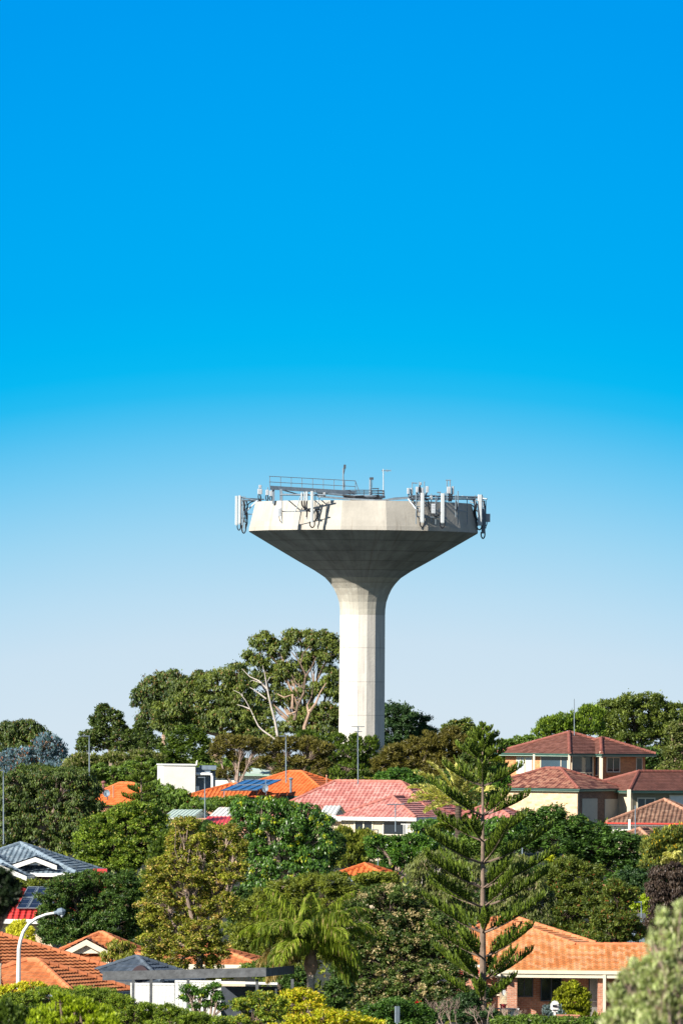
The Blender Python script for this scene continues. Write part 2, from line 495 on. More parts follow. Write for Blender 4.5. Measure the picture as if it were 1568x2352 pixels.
side = g.n('ShaderNodeMapRange', interpolation_type='SMOOTHSTEP', inp={0: sp.outputs[1], 1: 0.92, 2: 0.35}).outputs[0]
col = g.mix(g.math('MAXIMUM', hi, side), cr_, skc)
bg = g.n('ShaderNodeBackground', inp={0: col, 1: 1.0})
wo = g.n('ShaderNodeOutputWorld'); wn.links.new(bg.outputs[0], wo.inputs[0])

scene.view_settings.view_transform = 'Standard'; scene.view_settings.look = 'None'
scene.view_settings.exposure = EXPO; scene.view_settings.gamma = 1.0
scene.cycles.max_bounces = 6; scene.cycles.diffuse_bounces = 3; scene.cycles.transmission_bounces = 3; scene.cycles.transparent_max_bounces = 4
scene.cycles.use_denoising = True

# ---------------------------------------------------------------- shared materials
M = {}
M['white_paint'] = surf('white_paint', (0.78, 0.77, 0.72), 0.5, 0.05, 2)
M['cream_paint'] = surf('cream_paint', (0.74, 0.66, 0.50), 0.6, 0.06, 2)
M['cream_wall'] = surf('cream_wall', (0.62, 0.50, 0.36), 0.85, 0.08, 1.2)
M['white_wall'] = surf('white_wall', (0.80, 0.75, 0.67), 0.85, 0.05, 0.8)
M['green_trim'] = surf('green_trim', (0.30, 0.42, 0.34), 0.5, 0.06, 2)
M['dark_green'] = surf('dark_green', (0.03, 0.09, 0.07), 0.5, 0.1, 2)
M['galv'] = surf('galvanised_steel', (0.22, 0.27, 0.31), 0.42, 0.12, 3, metal=0.35)
M['steel_grey'] = surf('painted_steel', (0.17, 0.22, 0.27), 0.5, 0.15, 3)
M['cable'] = surf('black_cable', (0.015, 0.016, 0.02), 0.5, 0.1, 3)
M['panel'] = surf('antenna_plastic', (0.46, 0.49, 0.50), 0.45, 0.05, 3)
M['radio'] = surf('radio_shell', (0.42, 0.45, 0.48), 0.5, 0.08, 3)
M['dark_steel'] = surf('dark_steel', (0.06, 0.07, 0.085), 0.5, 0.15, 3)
M['glass'] = surf('window_glass', (0.015, 0.022, 0.03), 0.08, 0.1, 2, spec=0.9)
M['glass_blue'] = surf('tinted_glass', (0.035, 0.065, 0.09), 0.12, 0.1, 1, spec=0.8)
M['curtain'] = surf('net_curtain', (0.42, 0.46, 0.48), 0.7, 0.08, 2)
M['timber_grey'] = surf('weathered_timber', (0.095, 0.10, 0.105), 0.7, 0.25, 3, bump=0.01)
M['concrete'] = surf('concrete', (0.5, 0.46, 0.39), 0.85, 0.1, 1, bump=0.01)
M['bark'] = surf('grey_bark', (0.17, 0.12, 0.085), 0.9, 0.25, 2.5, bump=0.02)
M['bark_dark'] = surf('dark_bark', (0.07, 0.05, 0.035), 0.9, 0.25, 2.5, bump=0.02)
M['bark_pink'] = surf('pinkish_gum_bark', (0.40, 0.27, 0.19), 0.8, 0.25, 1.0)
M['bark_white'] = surf('bleached_bark', (0.48, 0.42, 0.37), 0.8, 0.15, 1.5)
M['bark_pale'] = surf('pale_branch_bark', (0.33, 0.24, 0.19), 0.85, 0.2, 1.5)

# ---------------------------------------------------------------- ground
gm, nt, b, out = newmat('ground_cover'); g = NT(nt)
tcg = g.n('ShaderNodeTexCoord').outputs['Object']
n1 = g.n('ShaderNodeTexNoise', inp={'Vector': tcg, 'Scale': 0.12, 'Detail': 8.0, 'Roughness': 0.7}).outputs[0]
n2 = g.n('ShaderNodeTexNoise', inp={'Vector': tcg, 'Scale': 2.5, 'Detail': 6.0, 'Roughness': 0.7}).outputs[0]
c = g.ramp(n1, [(0.35, (0.012, 0.018, 0.008)), (0.52, (0.02, 0.026, 0.012)), (0.7, (0.045, 0.042, 0.028))])
c = g.mix(1.0, c, g.ramp(n2, [(0.3, 0.6), (0.7, 1.1)]), 'MULTIPLY')
nt.links.new(c, b.inputs['Base Color']); b.inputs['Roughness'].default_value = 0.95
mb = MB()
ys = [-400, 0] + list(range(20, 1300, 20)) + [1500, 1900, 2600, 4000, 8000]
xs = [-4000, -1200, -400] + list(range(-160, 161, 20)) + [400, 1200, 4000]
grid = [[V((x, yy, gz(max(yy, 0)) + 0.35 * math.sin(x * 0.11 + yy * 0.07) * math.cos(yy * 0.05))) for x in xs] for yy in ys]
for i in range(len(ys) - 1):
    for j in range(len(xs) - 1):
        mb.face([grid[i][j], grid[i][j + 1], grid[i + 1][j + 1], grid[i + 1][j]])
gd = mb.build('ground', gm, None, loc=(0, 0, 0), smooth=True); props(gd, kind='structure')

# ---------------------------------------------------------------- water tower
TY = F / 18.0
tb = P(829, TY, gz(TY) - 2.0)
def tz(v): return W(829, v, TY).z
tower = thing('water_tower', 'tall pale concrete water tower with a wide conical bowl on a ribbed column', 'water tower', tb)

def concmat(name, c1, c2, lifts, streak=0.25, patch=0.0, pz=0.0, stain=True):
    m, nt, b, out = newmat(name); g = NT(nt)
    tc = g.n('ShaderNodeTexCoord').outputs['Object']
    s = g.n('ShaderNodeSeparateXYZ', inp={0: tc})
    ang = g.math('ARCTAN2', s.outputs[0], s.outputs[1])
    cyl = g.n('ShaderNodeCombineXYZ', inp={0: g.math('MULTIPLY', ang, 6.0), 1: g.math('MULTIPLY', s.outputs[2], 0.10), 2: 0.0}).outputs[0]
    st = g.n('ShaderNodeTexNoise', inp={'Vector': cyl, 'Scale': 1.6, 'Detail': 6.0, 'Roughness': 0.65}).outputs[0]
    no = g.n('ShaderNodeTexNoise', inp={'Vector': tc, 'Scale': 0.35, 'Detail': 8.0, 'Roughness': 0.7}).outputs[0]
    c = g.mix(g.ramp(no, [(0.32, 0.0), (0.68, 1.0)]), c2, c1)
    c = g.mix(1.0, c, g.ramp(st, [(0.28, 1 - streak), (0.6, 1.0)]), 'MULTIPLY')
    # formwork boards: each cast panel a slightly different grey
    cell = g.n('ShaderNodeCombineXYZ', inp={0: g.math('FLOOR', g.math('MULTIPLY', ang, 48 / (2 * math.pi))), 1: g.math('FLOOR', g.math('DIVIDE', s.outputs[2], 1.6)), 2: 0.0}).outputs[0]
    wnz = g.n('ShaderNodeTexWhiteNoise', noise_dimensions='2D', inp={'Vector': cell}).outputs[0]
    c = g.mix(1.0, c, g.ramp(wnz, [(0.0, 0.92), (1.0, 1.0)]), 'MULTIPLY')
    for z in lifts:
        d = g.math('ABSOLUTE', g.math('SUBTRACT', s.outputs[2], z))
        ln = g.math('LESS_THAN', d, 0.06)
        c = g.mix(g.math('MULTIPLY', ln, 0.35), c, tuple(x * 0.35 for x in c2))
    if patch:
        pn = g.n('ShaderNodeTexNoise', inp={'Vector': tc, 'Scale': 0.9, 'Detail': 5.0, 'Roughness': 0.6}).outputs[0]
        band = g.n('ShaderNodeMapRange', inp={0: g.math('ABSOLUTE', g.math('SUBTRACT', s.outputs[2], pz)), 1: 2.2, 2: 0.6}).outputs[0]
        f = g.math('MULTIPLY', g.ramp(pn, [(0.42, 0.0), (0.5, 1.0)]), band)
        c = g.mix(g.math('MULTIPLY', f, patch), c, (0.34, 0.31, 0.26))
    if stain:
        cy2 = g.n('ShaderNodeCombineXYZ', inp={0: g.math('MULTIPLY', ang, 9.0), 1: g.math('MULTIPLY', s.outputs[2], 0.06), 2: 3.0}).outputs[0]
        s2 = g.n('ShaderNodeTexNoise', inp={'Vector': cy2, 'Scale': 2.4, 'Detail': 3.0, 'Roughness': 0.6}).outputs[0]
        c = g.mix(g.math('MULTIPLY', g.ramp(s2, [(0.57, 0.0), (0.70, 1.0)]), 0.36), c, (0.19, 0.15, 0.11))
    nt.links.new(c, b.inputs['Base Color']); b.inputs['Roughness'].default_value = 0.9
    b.inputs['Specular IOR Level'].default_value = 0.2
    n2 = g.n('ShaderNodeTexNoise', inp={'Vector': tc, 'Scale': 3.0, 'Detail': 5.0}).outputs[0]
    bp = g.n('ShaderNodeBump', inp={'Height': n2, 'Distance': 0.02}); nt.links.new(bp.outputs[0], b.inputs['Normal'])
    return m

def ring(r_px, v, dx=0.0):
    r = r_px / 18.0 / math.cos(R(11.25)); z = tz(v)
    return [V((tb.x + dx + r * math.sin(R(11.25 + 22.5 * k)), TY - r * math.cos(R(11.25 + 22.5 * k)), z)) for k in range(16)]
def shell(rings, close_top=False, sub=1):
    mb = MB()
    for A, B in zip(rings, rings[1:]):
        for k in range(16):
            a, b_, c_, d_ = A[k], A[(k + 1) % 16], B[(k + 1) % 16], B[k]
            for q in range(sub):
                t0, t1 = q / sub, (q + 1) / sub
                mb.face([a.lerp(b_, t0), a.lerp(b_, t1), d_.lerp(c_, t1), d_.lerp(c_, t0)])
    if close_top: mb.face(rings[-1])
    return mb
zr = lambda v: tz(v) - tb.z
lift = [zr(v) for v in (1412, 1488, 1566, 1643, 1720)]
mcol = concmat('column_concrete', (0.68, 0.64, 0.575), (0.60, 0.56, 0.50), lift, 0.16)
shell([ring(53, 1812), ring(52.5, 1700), ring(51.5, 1412)]).build('column', mcol, tower)
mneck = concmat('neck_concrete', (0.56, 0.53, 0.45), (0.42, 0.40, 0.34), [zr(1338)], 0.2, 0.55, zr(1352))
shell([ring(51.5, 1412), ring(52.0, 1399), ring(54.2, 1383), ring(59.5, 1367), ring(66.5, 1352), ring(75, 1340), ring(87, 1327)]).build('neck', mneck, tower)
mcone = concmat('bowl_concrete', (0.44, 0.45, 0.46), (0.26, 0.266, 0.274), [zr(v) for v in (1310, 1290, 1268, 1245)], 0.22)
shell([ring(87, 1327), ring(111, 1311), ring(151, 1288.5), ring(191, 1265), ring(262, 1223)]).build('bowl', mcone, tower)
mtank = concmat('tank_concrete', (0.52, 0.485, 0.42), (0.43, 0.40, 0.345), [], 0.14)
tk = MB()
tk = shell([ring(262, 1223), ring(261, 1213.4)])
tk2 = shell([ring(260.4, 1213.4), ring(247, 1156), ring(241, 1156, 0.0), ring(241, 1160)])
tk.v += tk2.v; n0 = len(tk.v) - len(tk2.v); tk.f += [tuple(i + n0 for i in f) for f in tk2.f]; tk.uv += tk2.uv
r1 = ring(261, 1213.4); r2 = ring(260.4, 1213.4)
for i in range(16): tk.face([r1[i], r1[(i + 1) % 16], r2[(i + 1) % 16], r2[i]])
tk.build('tank_wall', mtank, tower)
rr = ring(241, 1160); apex = V((tb.x, TY, tz(1150)))
mb = MB()
for i in range(16): mb.face([rr[i], rr[(i + 1) % 16], apex])
mb.build('roof', mtank, tower)

# equipment: elements are given by layout columns/rows at depth y
def rig(name, label, cat, y, els, group=None):
    us = [e[1] for e in els if e[0] in ('panel', 'radio')] or [els[0][1][0][0]]
    vb = 1155
    root = thing(name, label, cat, W(us[0], vb, y), group)
    fr = MB()
    for e in els:
        k = e[0]
        if k in ('panel', 'radio', 'darkpanel'):
            _, u0, v0, u1, v1, yy = e[:6]; yaw = e[6] if len(e) > 6 else 0.0
            yy = y + yy
            p = W((u0 + u1) / 2, (v0 + v1) / 2, yy); s_ = F / yy
            w, h = (u1 - u0) / s_, (v1 - v0) / s_
            m = MB(); 
            if k == 'radio':
                m.bbox(p, (w, 0.35, h), yaw, 0.05)
                for q in range(5): m.cbox(p + V((0, -0.18, h * (q - 2) / 6)), (w * .8, 0.05, 0.03), yaw)
                m.build('radio_unit', M['radio'], root)
            else:
                d = max(0.16, w * 0.55)
                m.bbox(p, (w, d, h), yaw, w * 0.3)
                m.bbox(p - V((0, 0, h / 2 + 0.04)), (w * .8, d * .8, 0.08), yaw, 0.02)
                m.build('panel_antenna', M['panel'] if k == 'panel' else M['steel_grey'], root)
        elif k == 'tube':
            fr.path([W(u, v, y + dy) for u, v, dy in e[1]], e[2], 6)
        elif k == 'cable':
            m = MB(); pts = [W(u, v, y + dy) for u, v, dy in e[1]]
            # smooth the loop
            sm = []
            for i in range(len(pts) - 1):
                p0, p1, p2, p3 = pts[max(i - 1, 0)], pts[i], pts[i + 1], pts[min(i + 2, len(pts) - 1)]
                for t in (0, .25, .5, .75):
                    sm.append(0.5 * ((2 * p1) + (p2 - p0) * t + (2 * p0 - 5 * p1 + 4 * p2 - p3) * t * t + (3 * p1 - p0 - 3 * p2 + p3) * t ** 3))
            sm.append(pts[-1])
            m.path(sm, e[2], 5); m.build('cable', M['cable'], root, smooth=True)
    if fr.v: fr.build('frame', M['galv'], root)
    return root
FY = TY - 13.6       # the front wall of the tank
def loop(u, v, w, h, dy=0, r=0.05): return ('cable', [(u - w / 2, v, dy), (u - w / 2, v + h * .6, dy), (u, v + h, dy - .1), (u + w / 2, v + h * .6, dy), (u + w / 2, v - 3, dy)], r)

rig('antenna_cluster', 'tall white panel antennas with looping cables off the left tower rim', 'antenna', TY, [
    ('panel', 540, 1139, 546.5, 1205, -1.2), ('panel', 547.5, 1138, 553.5, 1203, -.4), ('darkpanel', 556, 1143, 560, 1212, .8), ('radio', 561, 1168, 565, 1183, 0.4),
    ('tube', [(554, 1140, 0), (554, 1218, 0)], .07), ('tube', [(558.5, 1139, -.8), (558.5, 1222, -.8)], .06), ('tube', [(563, 1140, .9), (563, 1214, .9)], .06),
    ('tube', [(552, 1142, 0), (594, 1151, 0)], .09), ('tube', [(556, 1150, -1), (600, 1150, 1)], .09), ('tube', [(564, 1176, 0), (591, 1150, 0)], .1), ('tube', [(563, 1181, 0), (581, 1181, 0)], .06),
    ('tube', [(551, 1160, -.4), (566, 1160, .6)], .06), ('tube', [(551, 1190, -.4), (566, 1190, .6)], .06), ('tube', [(566, 1145, .6), (606, 1147, 3)], .08),
    loop(549, 1204, 7, 14, -.8, .07), loop(560, 1206, 9, 19, -.4, .08), loop(566, 1180, 5, 22, .2, .06),
    ('cable', [(566, 1150, 0), (569, 1165, .2), (566, 1180, 0), (568, 1200, 0), (564, 1214, 0)], .09),
    ('cable', [(560, 1150, 0), (562, 1165, .2), (558, 1180, 0), (561, 1200, 0)], .08), ('cable', [(590, 1149, 0), (572, 1156, 0), (566, 1170, 0)], .07)])
for i, (u, w, vt) in enumerate(((597, 11, 1123), (614, 8, 1125), (623, 8, 1127))):
    els = [('radio', u - w / 2, vt, u + w / 2, vt + 12, 2.5), ('tube', [(u + 1, vt - 8 + 2 * i, 2.7), (u + 1, 1154, 2.7)], .06),
           ('cable', [(u - 3, vt + 12, 2.5), (u - 4, vt + 18, 2.5), (u - 2, 1150, 2.5)], .07), ('cable', [(u, vt + 12, 2.5), (u + 2, vt + 20, 2.5), (u, 1150, 2.5)], .08)]
    if i == 0: els.append(('radio', u - 3, vt - 9, u + 4, vt - 1.5, 2.6))
    rig('radio_stand', ('grey radio box with small cream box above, on the left tower shoulder', 'grey radio box left of the rooftop walkway foot, left one of two',
        'grey radio box just under the walkway end, the right one of two')[i], 'radio unit', TY - 2, els, 'radio boxes standing on the tower roof')
rig('antenna_cluster', 'white panel antenna on a pipe frame before the left front face of the tank', 'antenna', FY - 1.0, [
    ('panel', 713, 1128, 720, 1199, -.5), ('panel', 691, 1131, 695, 1150, 0), ('panel', 696.5, 1130, 701, 1150, .1), ('panel', 702, 1129, 707, 1150, 0),
    ('radio', 639, 1167, 646, 1186, 0), ('tube', [(648, 1129, .5), (648, 1203, .5)], .07), ('tube', [(724, 1126, 0), (724, 1196, 0)], .06), ('tube', [(705, 1150, 0), (705, 1193, 0)], .07),
    ('tube', [(648, 1175, .5), (740, 1173, 0)], .06), ('tube', [(643, 1136, .5), (748, 1137, 0)], .12), ('tube', [(678, 1176, .2), (690, 1140, .3)], .06), ('tube', [(724, 1175, 0), (735, 1140, .8)], .06),
    ('tube', [(724, 1137, 0), (724, 1137, 4)], .08), ('tube', [(648, 1137, .5), (648, 1137, 5)], .08), ('tube', [(700, 1130, 0), (700, 1130, 4)], .07), ('radio', 742, 1131, 748, 1141, .5),
    loop(717, 1198, 10, 14, -.3, .08), ('cable', [(693, 1150, 0), (694, 1160, 0), (703, 1171, 0), (714, 1175, 0)], .1), ('cable', [(699, 1150, 0), (700, 1164, 0), (705, 1176, 0), (704, 1188, 0)], .1),
    ('cable', [(705, 1150, 0), (704, 1166, 0), (712, 1174, 0)], .1), ('cable', [(641, 1186, 0), (643, 1196, 0), (647, 1200, 0)], .05), ('cable', [(724, 1196, 0), (730, 1184, 0), (726, 1170, 0), (738, 1172, 0)], .09)])
rig('antenna_cluster', 'pair of white panel antennas and grey box before the shaded right tank front', 'antenna', FY + 0.2, [
    ('panel', 965, 1132, 974.5, 1199, 0), ('panel', 1011.5, 1133, 1021, 1200, 1.0), ('radio', 990, 1157, 1000, 1179, .6), ('radio', 959.5, 1168, 964, 1177, .4), ('radio', 1006, 1168, 1011, 1177, 1.2),
    ('radio', 986, 1139, 993, 1147, .8),
    ('tube', [(955, 1130, 0), (955, 1204, 0)], .07), ('tube', [(977, 1132, .3), (977, 1210, .3)], .07), ('tube', [(990, 1134, .8), (990, 1199, .8)], .06), ('tube', [(1000, 1138, 1), (1000, 1204, 1)], .06),
    ('tube', [(1023, 1130, 1.4), (1023, 1204, 1.4)], .06), ('tube', [(1046, 1136, 3), (1046, 1188, 3)], .07), ('tube', [(1051, 1128, 3), (1051, 1205, 3)], .07), ('tube', [(1072, 1140, 7), (1072, 1206, 7)], .06),
    ('tube', [(940, 1146, .5), (1090, 1146, 9)], .11), ('tube', [(940, 1139, 1), (1100, 1142, 10)], .12), ('tube', [(955, 1186, 0), (1026, 1190, 1.4)], .07), ('tube', [(955, 1163, 0), (977, 1163, .3)], .06),
    ('tube', [(937, 1146, 1), (955, 1169, 0)], .09), ('tube', [(970, 1145, 0), (970, 1145, 5)], .08), ('tube', [(1016, 1146, 1), (1016, 1146, 6)], .08), ('tube', [(1046, 1170, 3), (1072, 1176, 7)], .06),
    ('tube', [(962, 1138, 4), (962, 1147, 0)], .08), ('tube', [(1005, 1140, 4), (1000, 1158, 1)], .07),
    loop(969, 1198, 9, 13, 0, .08), loop(1015, 1199, 9, 14, 1, .09), ('cable', [(994, 1179, .6), (998, 1186, .6), (1006, 1184, .9), (1012, 1176, 1)], .1), ('cable', [(958, 1172, 0), (957, 1184, 0), (962, 1190, 0), (964, 1200, 0)], .06),
    ('cable', [(1046, 1150, 3), (1050, 1162, 3), (1046, 1176, 3)], .08), ('cable', [(975, 1145, .2), (983, 1150, .5), (984, 1166, .5), (991, 1182, .6)], .07)])
rig('radio_stand', 'pair of white radio boxes under a small bracket, over the right front rim', 'radio unit', FY + 3, [
    ('radio', 934, 1121, 940, 1134, 0), ('radio', 941, 1121, 948, 1134, .3), ('tube', [(946, 1109, 0), (946, 1150, 0)], .06), ('tube', [(945, 1109, 0), (958, 1110, 0)], .07), ('cable', [(938, 1134, 0), (940, 1142, 0), (947, 1150, 0)], .1),
    ('cable', [(945, 1134, 0), (943, 1142, 0), (950, 1150, 0)], .1)], 'radio boxes standing on the tower roof')
rig('radio_stand', 'three white radio boxes bunched round two short poles above the right front rim', 'radio unit', FY + 3, [
    ('radio', 954, 1118, 961, 1131, 0), ('radio', 966, 1120, 972, 1132, .2), ('radio', 977, 1117, 984, 1131, 0), ('radio', 963, 1108, 968, 1114, 0), ('tube', [(962, 1106, 0), (962, 1150, 0)], .06),
    ('tube', [(974, 1106, 0), (974, 1150, 0)], .06), ('cable', [(957, 1131, 0), (960, 1140, 0), (958, 1150, 0)], .1), ('cable', [(963, 1114, 0), (965, 1130, 0), (964, 1150, 0)], .1), ('cable', [(980, 1131, 0), (977, 1142, 0), (980, 1150, 0)], .08)], 'radio boxes standing on the tower roof')
rig('radio_stand', 'twin-post stand with two pale boxes above the shaded right rim', 'radio unit', FY + 5, [
    ('radio', 1026, 1118, 1035, 1133, 0), ('radio', 1036.5, 1117, 1042, 1136, .3), ('tube', [(1026, 1103, 0), (1026, 1150, 0)], .07), ('tube', [(1033, 1103, 0), (1033, 1150, 0)], .07), ('tube', [(1023, 1103, 0), (1035, 1103, 0)], .07),
    ('cable', [(1030, 1133, 0), (1032, 1142, 0), (1030, 1152, 0)], .13), ('cable', [(1036, 1134, 0), (1037, 1144, 0), (1034, 1152, 0)], .12), ('tube', [(1003, 1131, 0), (1012, 1131, 0)], .09), ('tube', [(1010, 1131, 0), (1005, 1150, 0)], .05)], 'radio boxes standing on the tower roof')
rig('antenna_cluster', 'white panel antenna, lower grey panel and small box off the right tower rim', 'antenna', TY - 3, [
    ('panel', 1096, 1136, 1107, 1206, -1), ('darkpanel', 1105, 1168, 1114, 1224, 0), ('radio', 1115, 1180, 1125, 1199, .5),
    ('tube', [(1091, 1137, 0), (1091, 1205, 0)], .07), ('tube', [(1115, 1145, 0), (1115, 1214, 0)], .06), ('tube', [(1109, 1140, .5), (1109, 1225, .5)], .07), ('tube', [(1060, 1140, 2), (1118, 1146, 0)], .1),
    ('tube', [(1078, 1152, 2), (1115, 1166, 0)], .08), ('tube', [(1084, 1160, 1), (1100, 1180, 0)], .08), ('tube', [(1088, 1190, 0), (1112, 1196, 0)], .06), ('tube', [(1070, 1146, 4), (1112, 1152, 1)], .09),
    loop(1100, 1205, 10, 12, -.5, .09), loop(1108.5, 1222, 8, 15, 0, .09), ('cable', [(1119, 1199, .5), (1117, 1206, .4), (1113, 1214, 0)], .05), ('cable', [(1085, 1145, 1), (1090, 1160, 0), (1088, 1178, 0), (1092, 1192, 0), (1096, 1208, 0)], .12),
    ('cable', [(1088, 1146, 1), (1094, 1160, 0), (1091, 1176, 0), (1095, 1196, 0)], .1), ('cable', [(1110, 1150, 0), (1113, 1170, 0), (1108, 1190, 0)], .1)])

# walkway and its railing
wk = thing('walkway', 'grey steel walkway with a two-bar handrail crossing the left half of the tower top', 'walkway', W(620, 1140, TY - 9))
wy = TY - 9
def wp(t, dv, dy=0): return W(620 + 196 * t, 1120 + 12 * t + dv, wy + 6 * t + dy)
mb = MB()
for dy in (0, 1.0): mb.obox(wp(0, 4.5, dy), wp(1, 4.5, dy) - wp(0, 4.5, dy), V((0, 0.1, 0)), V((0, 0, 0.5)))
mb.obox(wp(0, -2, 0.1), wp(1, -2, 0.1) - wp(0, -2, 0.1), V((0, 0.9, 0)), V((0, 0, 0.05)))
mb.build('deck', M['steel_grey'], wk)
rl = MB()
for dy in (0.05, 1.0):
    for dv in (-26, -13): rl.path([wp(-.01, dv, dy), wp(1, dv - 1.5, dy)], .045, 5)
    for i in range(9): rl.path([wp(i / 8, -2, dy), wp(i / 8, -26, dy)], .045, 5)
rl.path([wp(1, -27, .05), wp(1.05, 0, .05)], .045, 5)
rl.build('handrail', M['galv'], wk)
for i, u in enumerate((628, 645)):
    m = MB(); m.cbox(W(u, 1140, wy + .5), (.3, .3, 1.9)); m.build('support_post', M['steel_grey'], wk)
m = MB(); m.path([wp(.15, 4, .5), W(700, 1140, wy + 4)], .08, 5); m.path([wp(.55, 5, .5), W(862, 1145, wy + 6)], .14, 5); m.build('brace', M['steel_grey'], wk)

hub = thing('roof_platform', 'round railed steel platform with cable trays at the centre of the tower top', 'platform', W(829, 1150, TY - 2))
def ell(rx, v, n=32, cu=836): return [W(cu, v, TY - 2) + V((rx / 18 * math.cos(6.2832 * i / n), rx / 18 * math.sin(6.2832 * i / n), 0)) for i in range(n + 1)]
m = MB(); m.path(ell(46, 1141), .16, 5, False); m.path(ell(40, 1144), .14, 5, False); m.path(ell(30, 1147), .2, 5, False)
for i in range(8): m.path([ell(46, 1141)[i * 4], ell(20, 1150)[i * 4]], .1, 5)
m.build('ring_beam', M['steel_grey'], hub)
m = MB(); m.path(ell(46, 1127), .045, 5, False); m.path(ell(46, 1133), .045, 5, False)
for i in range(16): m.path([ell(46, 1141)[i * 2], ell(46, 1126)[i * 2]], .045, 5)
m.build('railing', M['dark_steel'], hub)
m = MB()
for i in range(5): m.path([W(775 + 8 * i, 1136 + 2 * i, TY - 4), W(815, 1140 + i, TY - 5), W(870, 1138 + i * 1.6, TY - 4)], .09, 5)
m.build('cable_tray', M['cable'], hub)
m = MB(); m.path([W(728, 1140, TY - 8), W(800, 1146, TY - 8), W(880, 1150, TY - 9)], .13, 5); m.path([W(880, 1150, TY - 9), W(905, 1145, TY - 8), W(1000, 1139, TY - 4)], .13, 5); m.path([W(860, 1150, TY - 9), W(940, 1144, TY - 9), W(960, 1140, TY - 6)], .11, 5); m.build('pipe', M['galv'], hub)

def mast(name, label, u, vt, vb, y, r, extra=None, cat='mast', group=None, mat='galv', lean=0):
    root = thing(name, label, cat, W(u, vb, y), group)
    m = MB(); m.path([W(u, vb, y), W(u + lean, vt, y)], [r, r * .85], 6); m.build('pole', M[mat], root)
    if extra: extra(root, u + lean, vt, y)
    return root
def whip(root, u, v, y):
    m = MB(); m.path([W(u + 2, v + 44, y - .1), W(u, v + 18, y), W(u + 3, v + 5, y), W(u + 3.5, v - 8, y)], .06, 5); m.cbox(W(u + 3.5, v - 3, y), (.3, .3, .5)); m.build('whip_antenna', M['dark_steel'], root)
mast('roof_mast', 'thin bent rod mast, tallest thing on the tower top beside the walkway end', 788, 1075, 1136, TY - 3, .11, whip)
def capbox(root, u, v, y):
    m = MB(); m.cbox(W(u + 3, v + 1, y), (.5, .3, .3)); m.path([W(u + 5, v + 2, y), W(u + 4, v + 22, y)], .04, 4); m.path([W(u + 3, v + 24, y), W(u + 20, v + 24, y)], .06, 4); m.path([W(u + 18, v + 24, y), W(u + 18, v + 34, y)], .05, 4); m.build('cap_box', M['dark_steel'], root)
mast('roof_mast', 'short thick grey post with a small dark cap at the middle of the tower top', 850, 1098, 1140, TY - 1, .17, capbox)
def yagi_tower(root, u, v, y):
    m = MB(); m.path([W(u - 4, v + 4, y), W(u + 17, v + 4, y)], .045, 4)
    for i, x in enumerate((-3, 6, 9, 11, 14, 17)): m.path([W(u + x, v + 4 - (3.5 if i in (1, 2) else 2.2), y), W(u + x, v + 4 + (3.5 if i in (1, 2) else 2.2), y)], .035, 4)
    m.build('antenna_head', M['galv'], root)
mast('roof_mast', 'thin white mast with a comb-like antenna, right of the centre of the tower top', 880, 1077, 1138, TY - 1, .075, yagi_tower, mat='panel')
# ---------------------------------------------------------------- houses
random.seed(5)
T = {}
T['orange'] = tilemat('orange_tiles', (0.44, 0.145, 0.05), (0.54, 0.19, 0.07), (0.64, 0.25, 0.10), grime=0.18, wave=0)
T['orange_far'] = tilemat('orange_red_tiles', (0.66, 0.145, 0.035), (0.74, 0.18, 0.045), (0.80, 0.23, 0.07), grime=0.15, wave=0.03)
T['glazed'] = tilemat('glazed_orange_tiles', (0.60, 0.24, 0.085), (0.69, 0.32, 0.13), (0.78, 0.46, 0.26), grime=0.2, wave=0, rough=0.3)
T['pink'] = tilemat('faded_pink_tiles', (0.50, 0.18, 0.155), (0.60, 0.25, 0.215), (0.70, 0.37, 0.32), grime=0.12, wave=0.03)
T['brown'] = tilemat('brown_tiles', (0.15, 0.06, 0.042), (0.21, 0.085, 0.06), (0.27, 0.12, 0.09), grime=0.2, wave=0.03)
T['mottled'] = tilemat('mottled_brown_tiles', (0.14, 0.05, 0.04), (0.33, 0.13, 0.09), (0.52, 0.27, 0.18), grime=0.2, wave=0.03)
T['tan'] = tilemat('weathered_brown_tiles', (0.17, 0.09, 0.06), (0.25, 0.14, 0.095), (0.36, 0.22, 0.15), grime=0.3, wave=0.03)
T['bluegrey'] = tilemat('blue_grey_tiles', (0.13, 0.19, 0.24), (0.21, 0.28, 0.34), (0.33, 0.40, 0.45), grime=0.3, wave=0.03)
T['slate'] = tilemat('dark_slate_tiles', (0.05, 0.07, 0.095), (0.075, 0.10, 0.135), (0.11, 0.14, 0.18), grime=0.2, wave=0)
T['red'] = tilemat('bright_red_tiles', (0.55, 0.03, 0.03), (0.66, 0.05, 0.045), (0.74, 0.08, 0.07), grime=0.15, wave=0.04)
capm = {'orange': surf('orange_cap', (0.60, 0.20, 0.08), 0.7, 0.15, 2), 'pink': surf('pink_cap', (0.46, 0.17, 0.13), 0.7, 0.15, 2),
        'brown': surf('brown_cap', (0.26, 0.09, 0.065), 0.7, 0.15, 2), 'bluegrey': surf('grey_cap', (0.20, 0.26, 0.31), 0.7, 0.15, 2),
        'slate': surf('slate_cap', (0.085, 0.11, 0.14), 0.7, 0.15, 2), 'red': surf('red_cap', (0.62, 0.06, 0.05), 0.7, 0.15, 2),
        'tan': surf('tan_cap', (0.42, 0.22, 0.14), 0.7, 0.15, 2), 'orange_far': surf('orange_red_cap', (0.62, 0.16, 0.045), 0.7, 0.15, 2)}
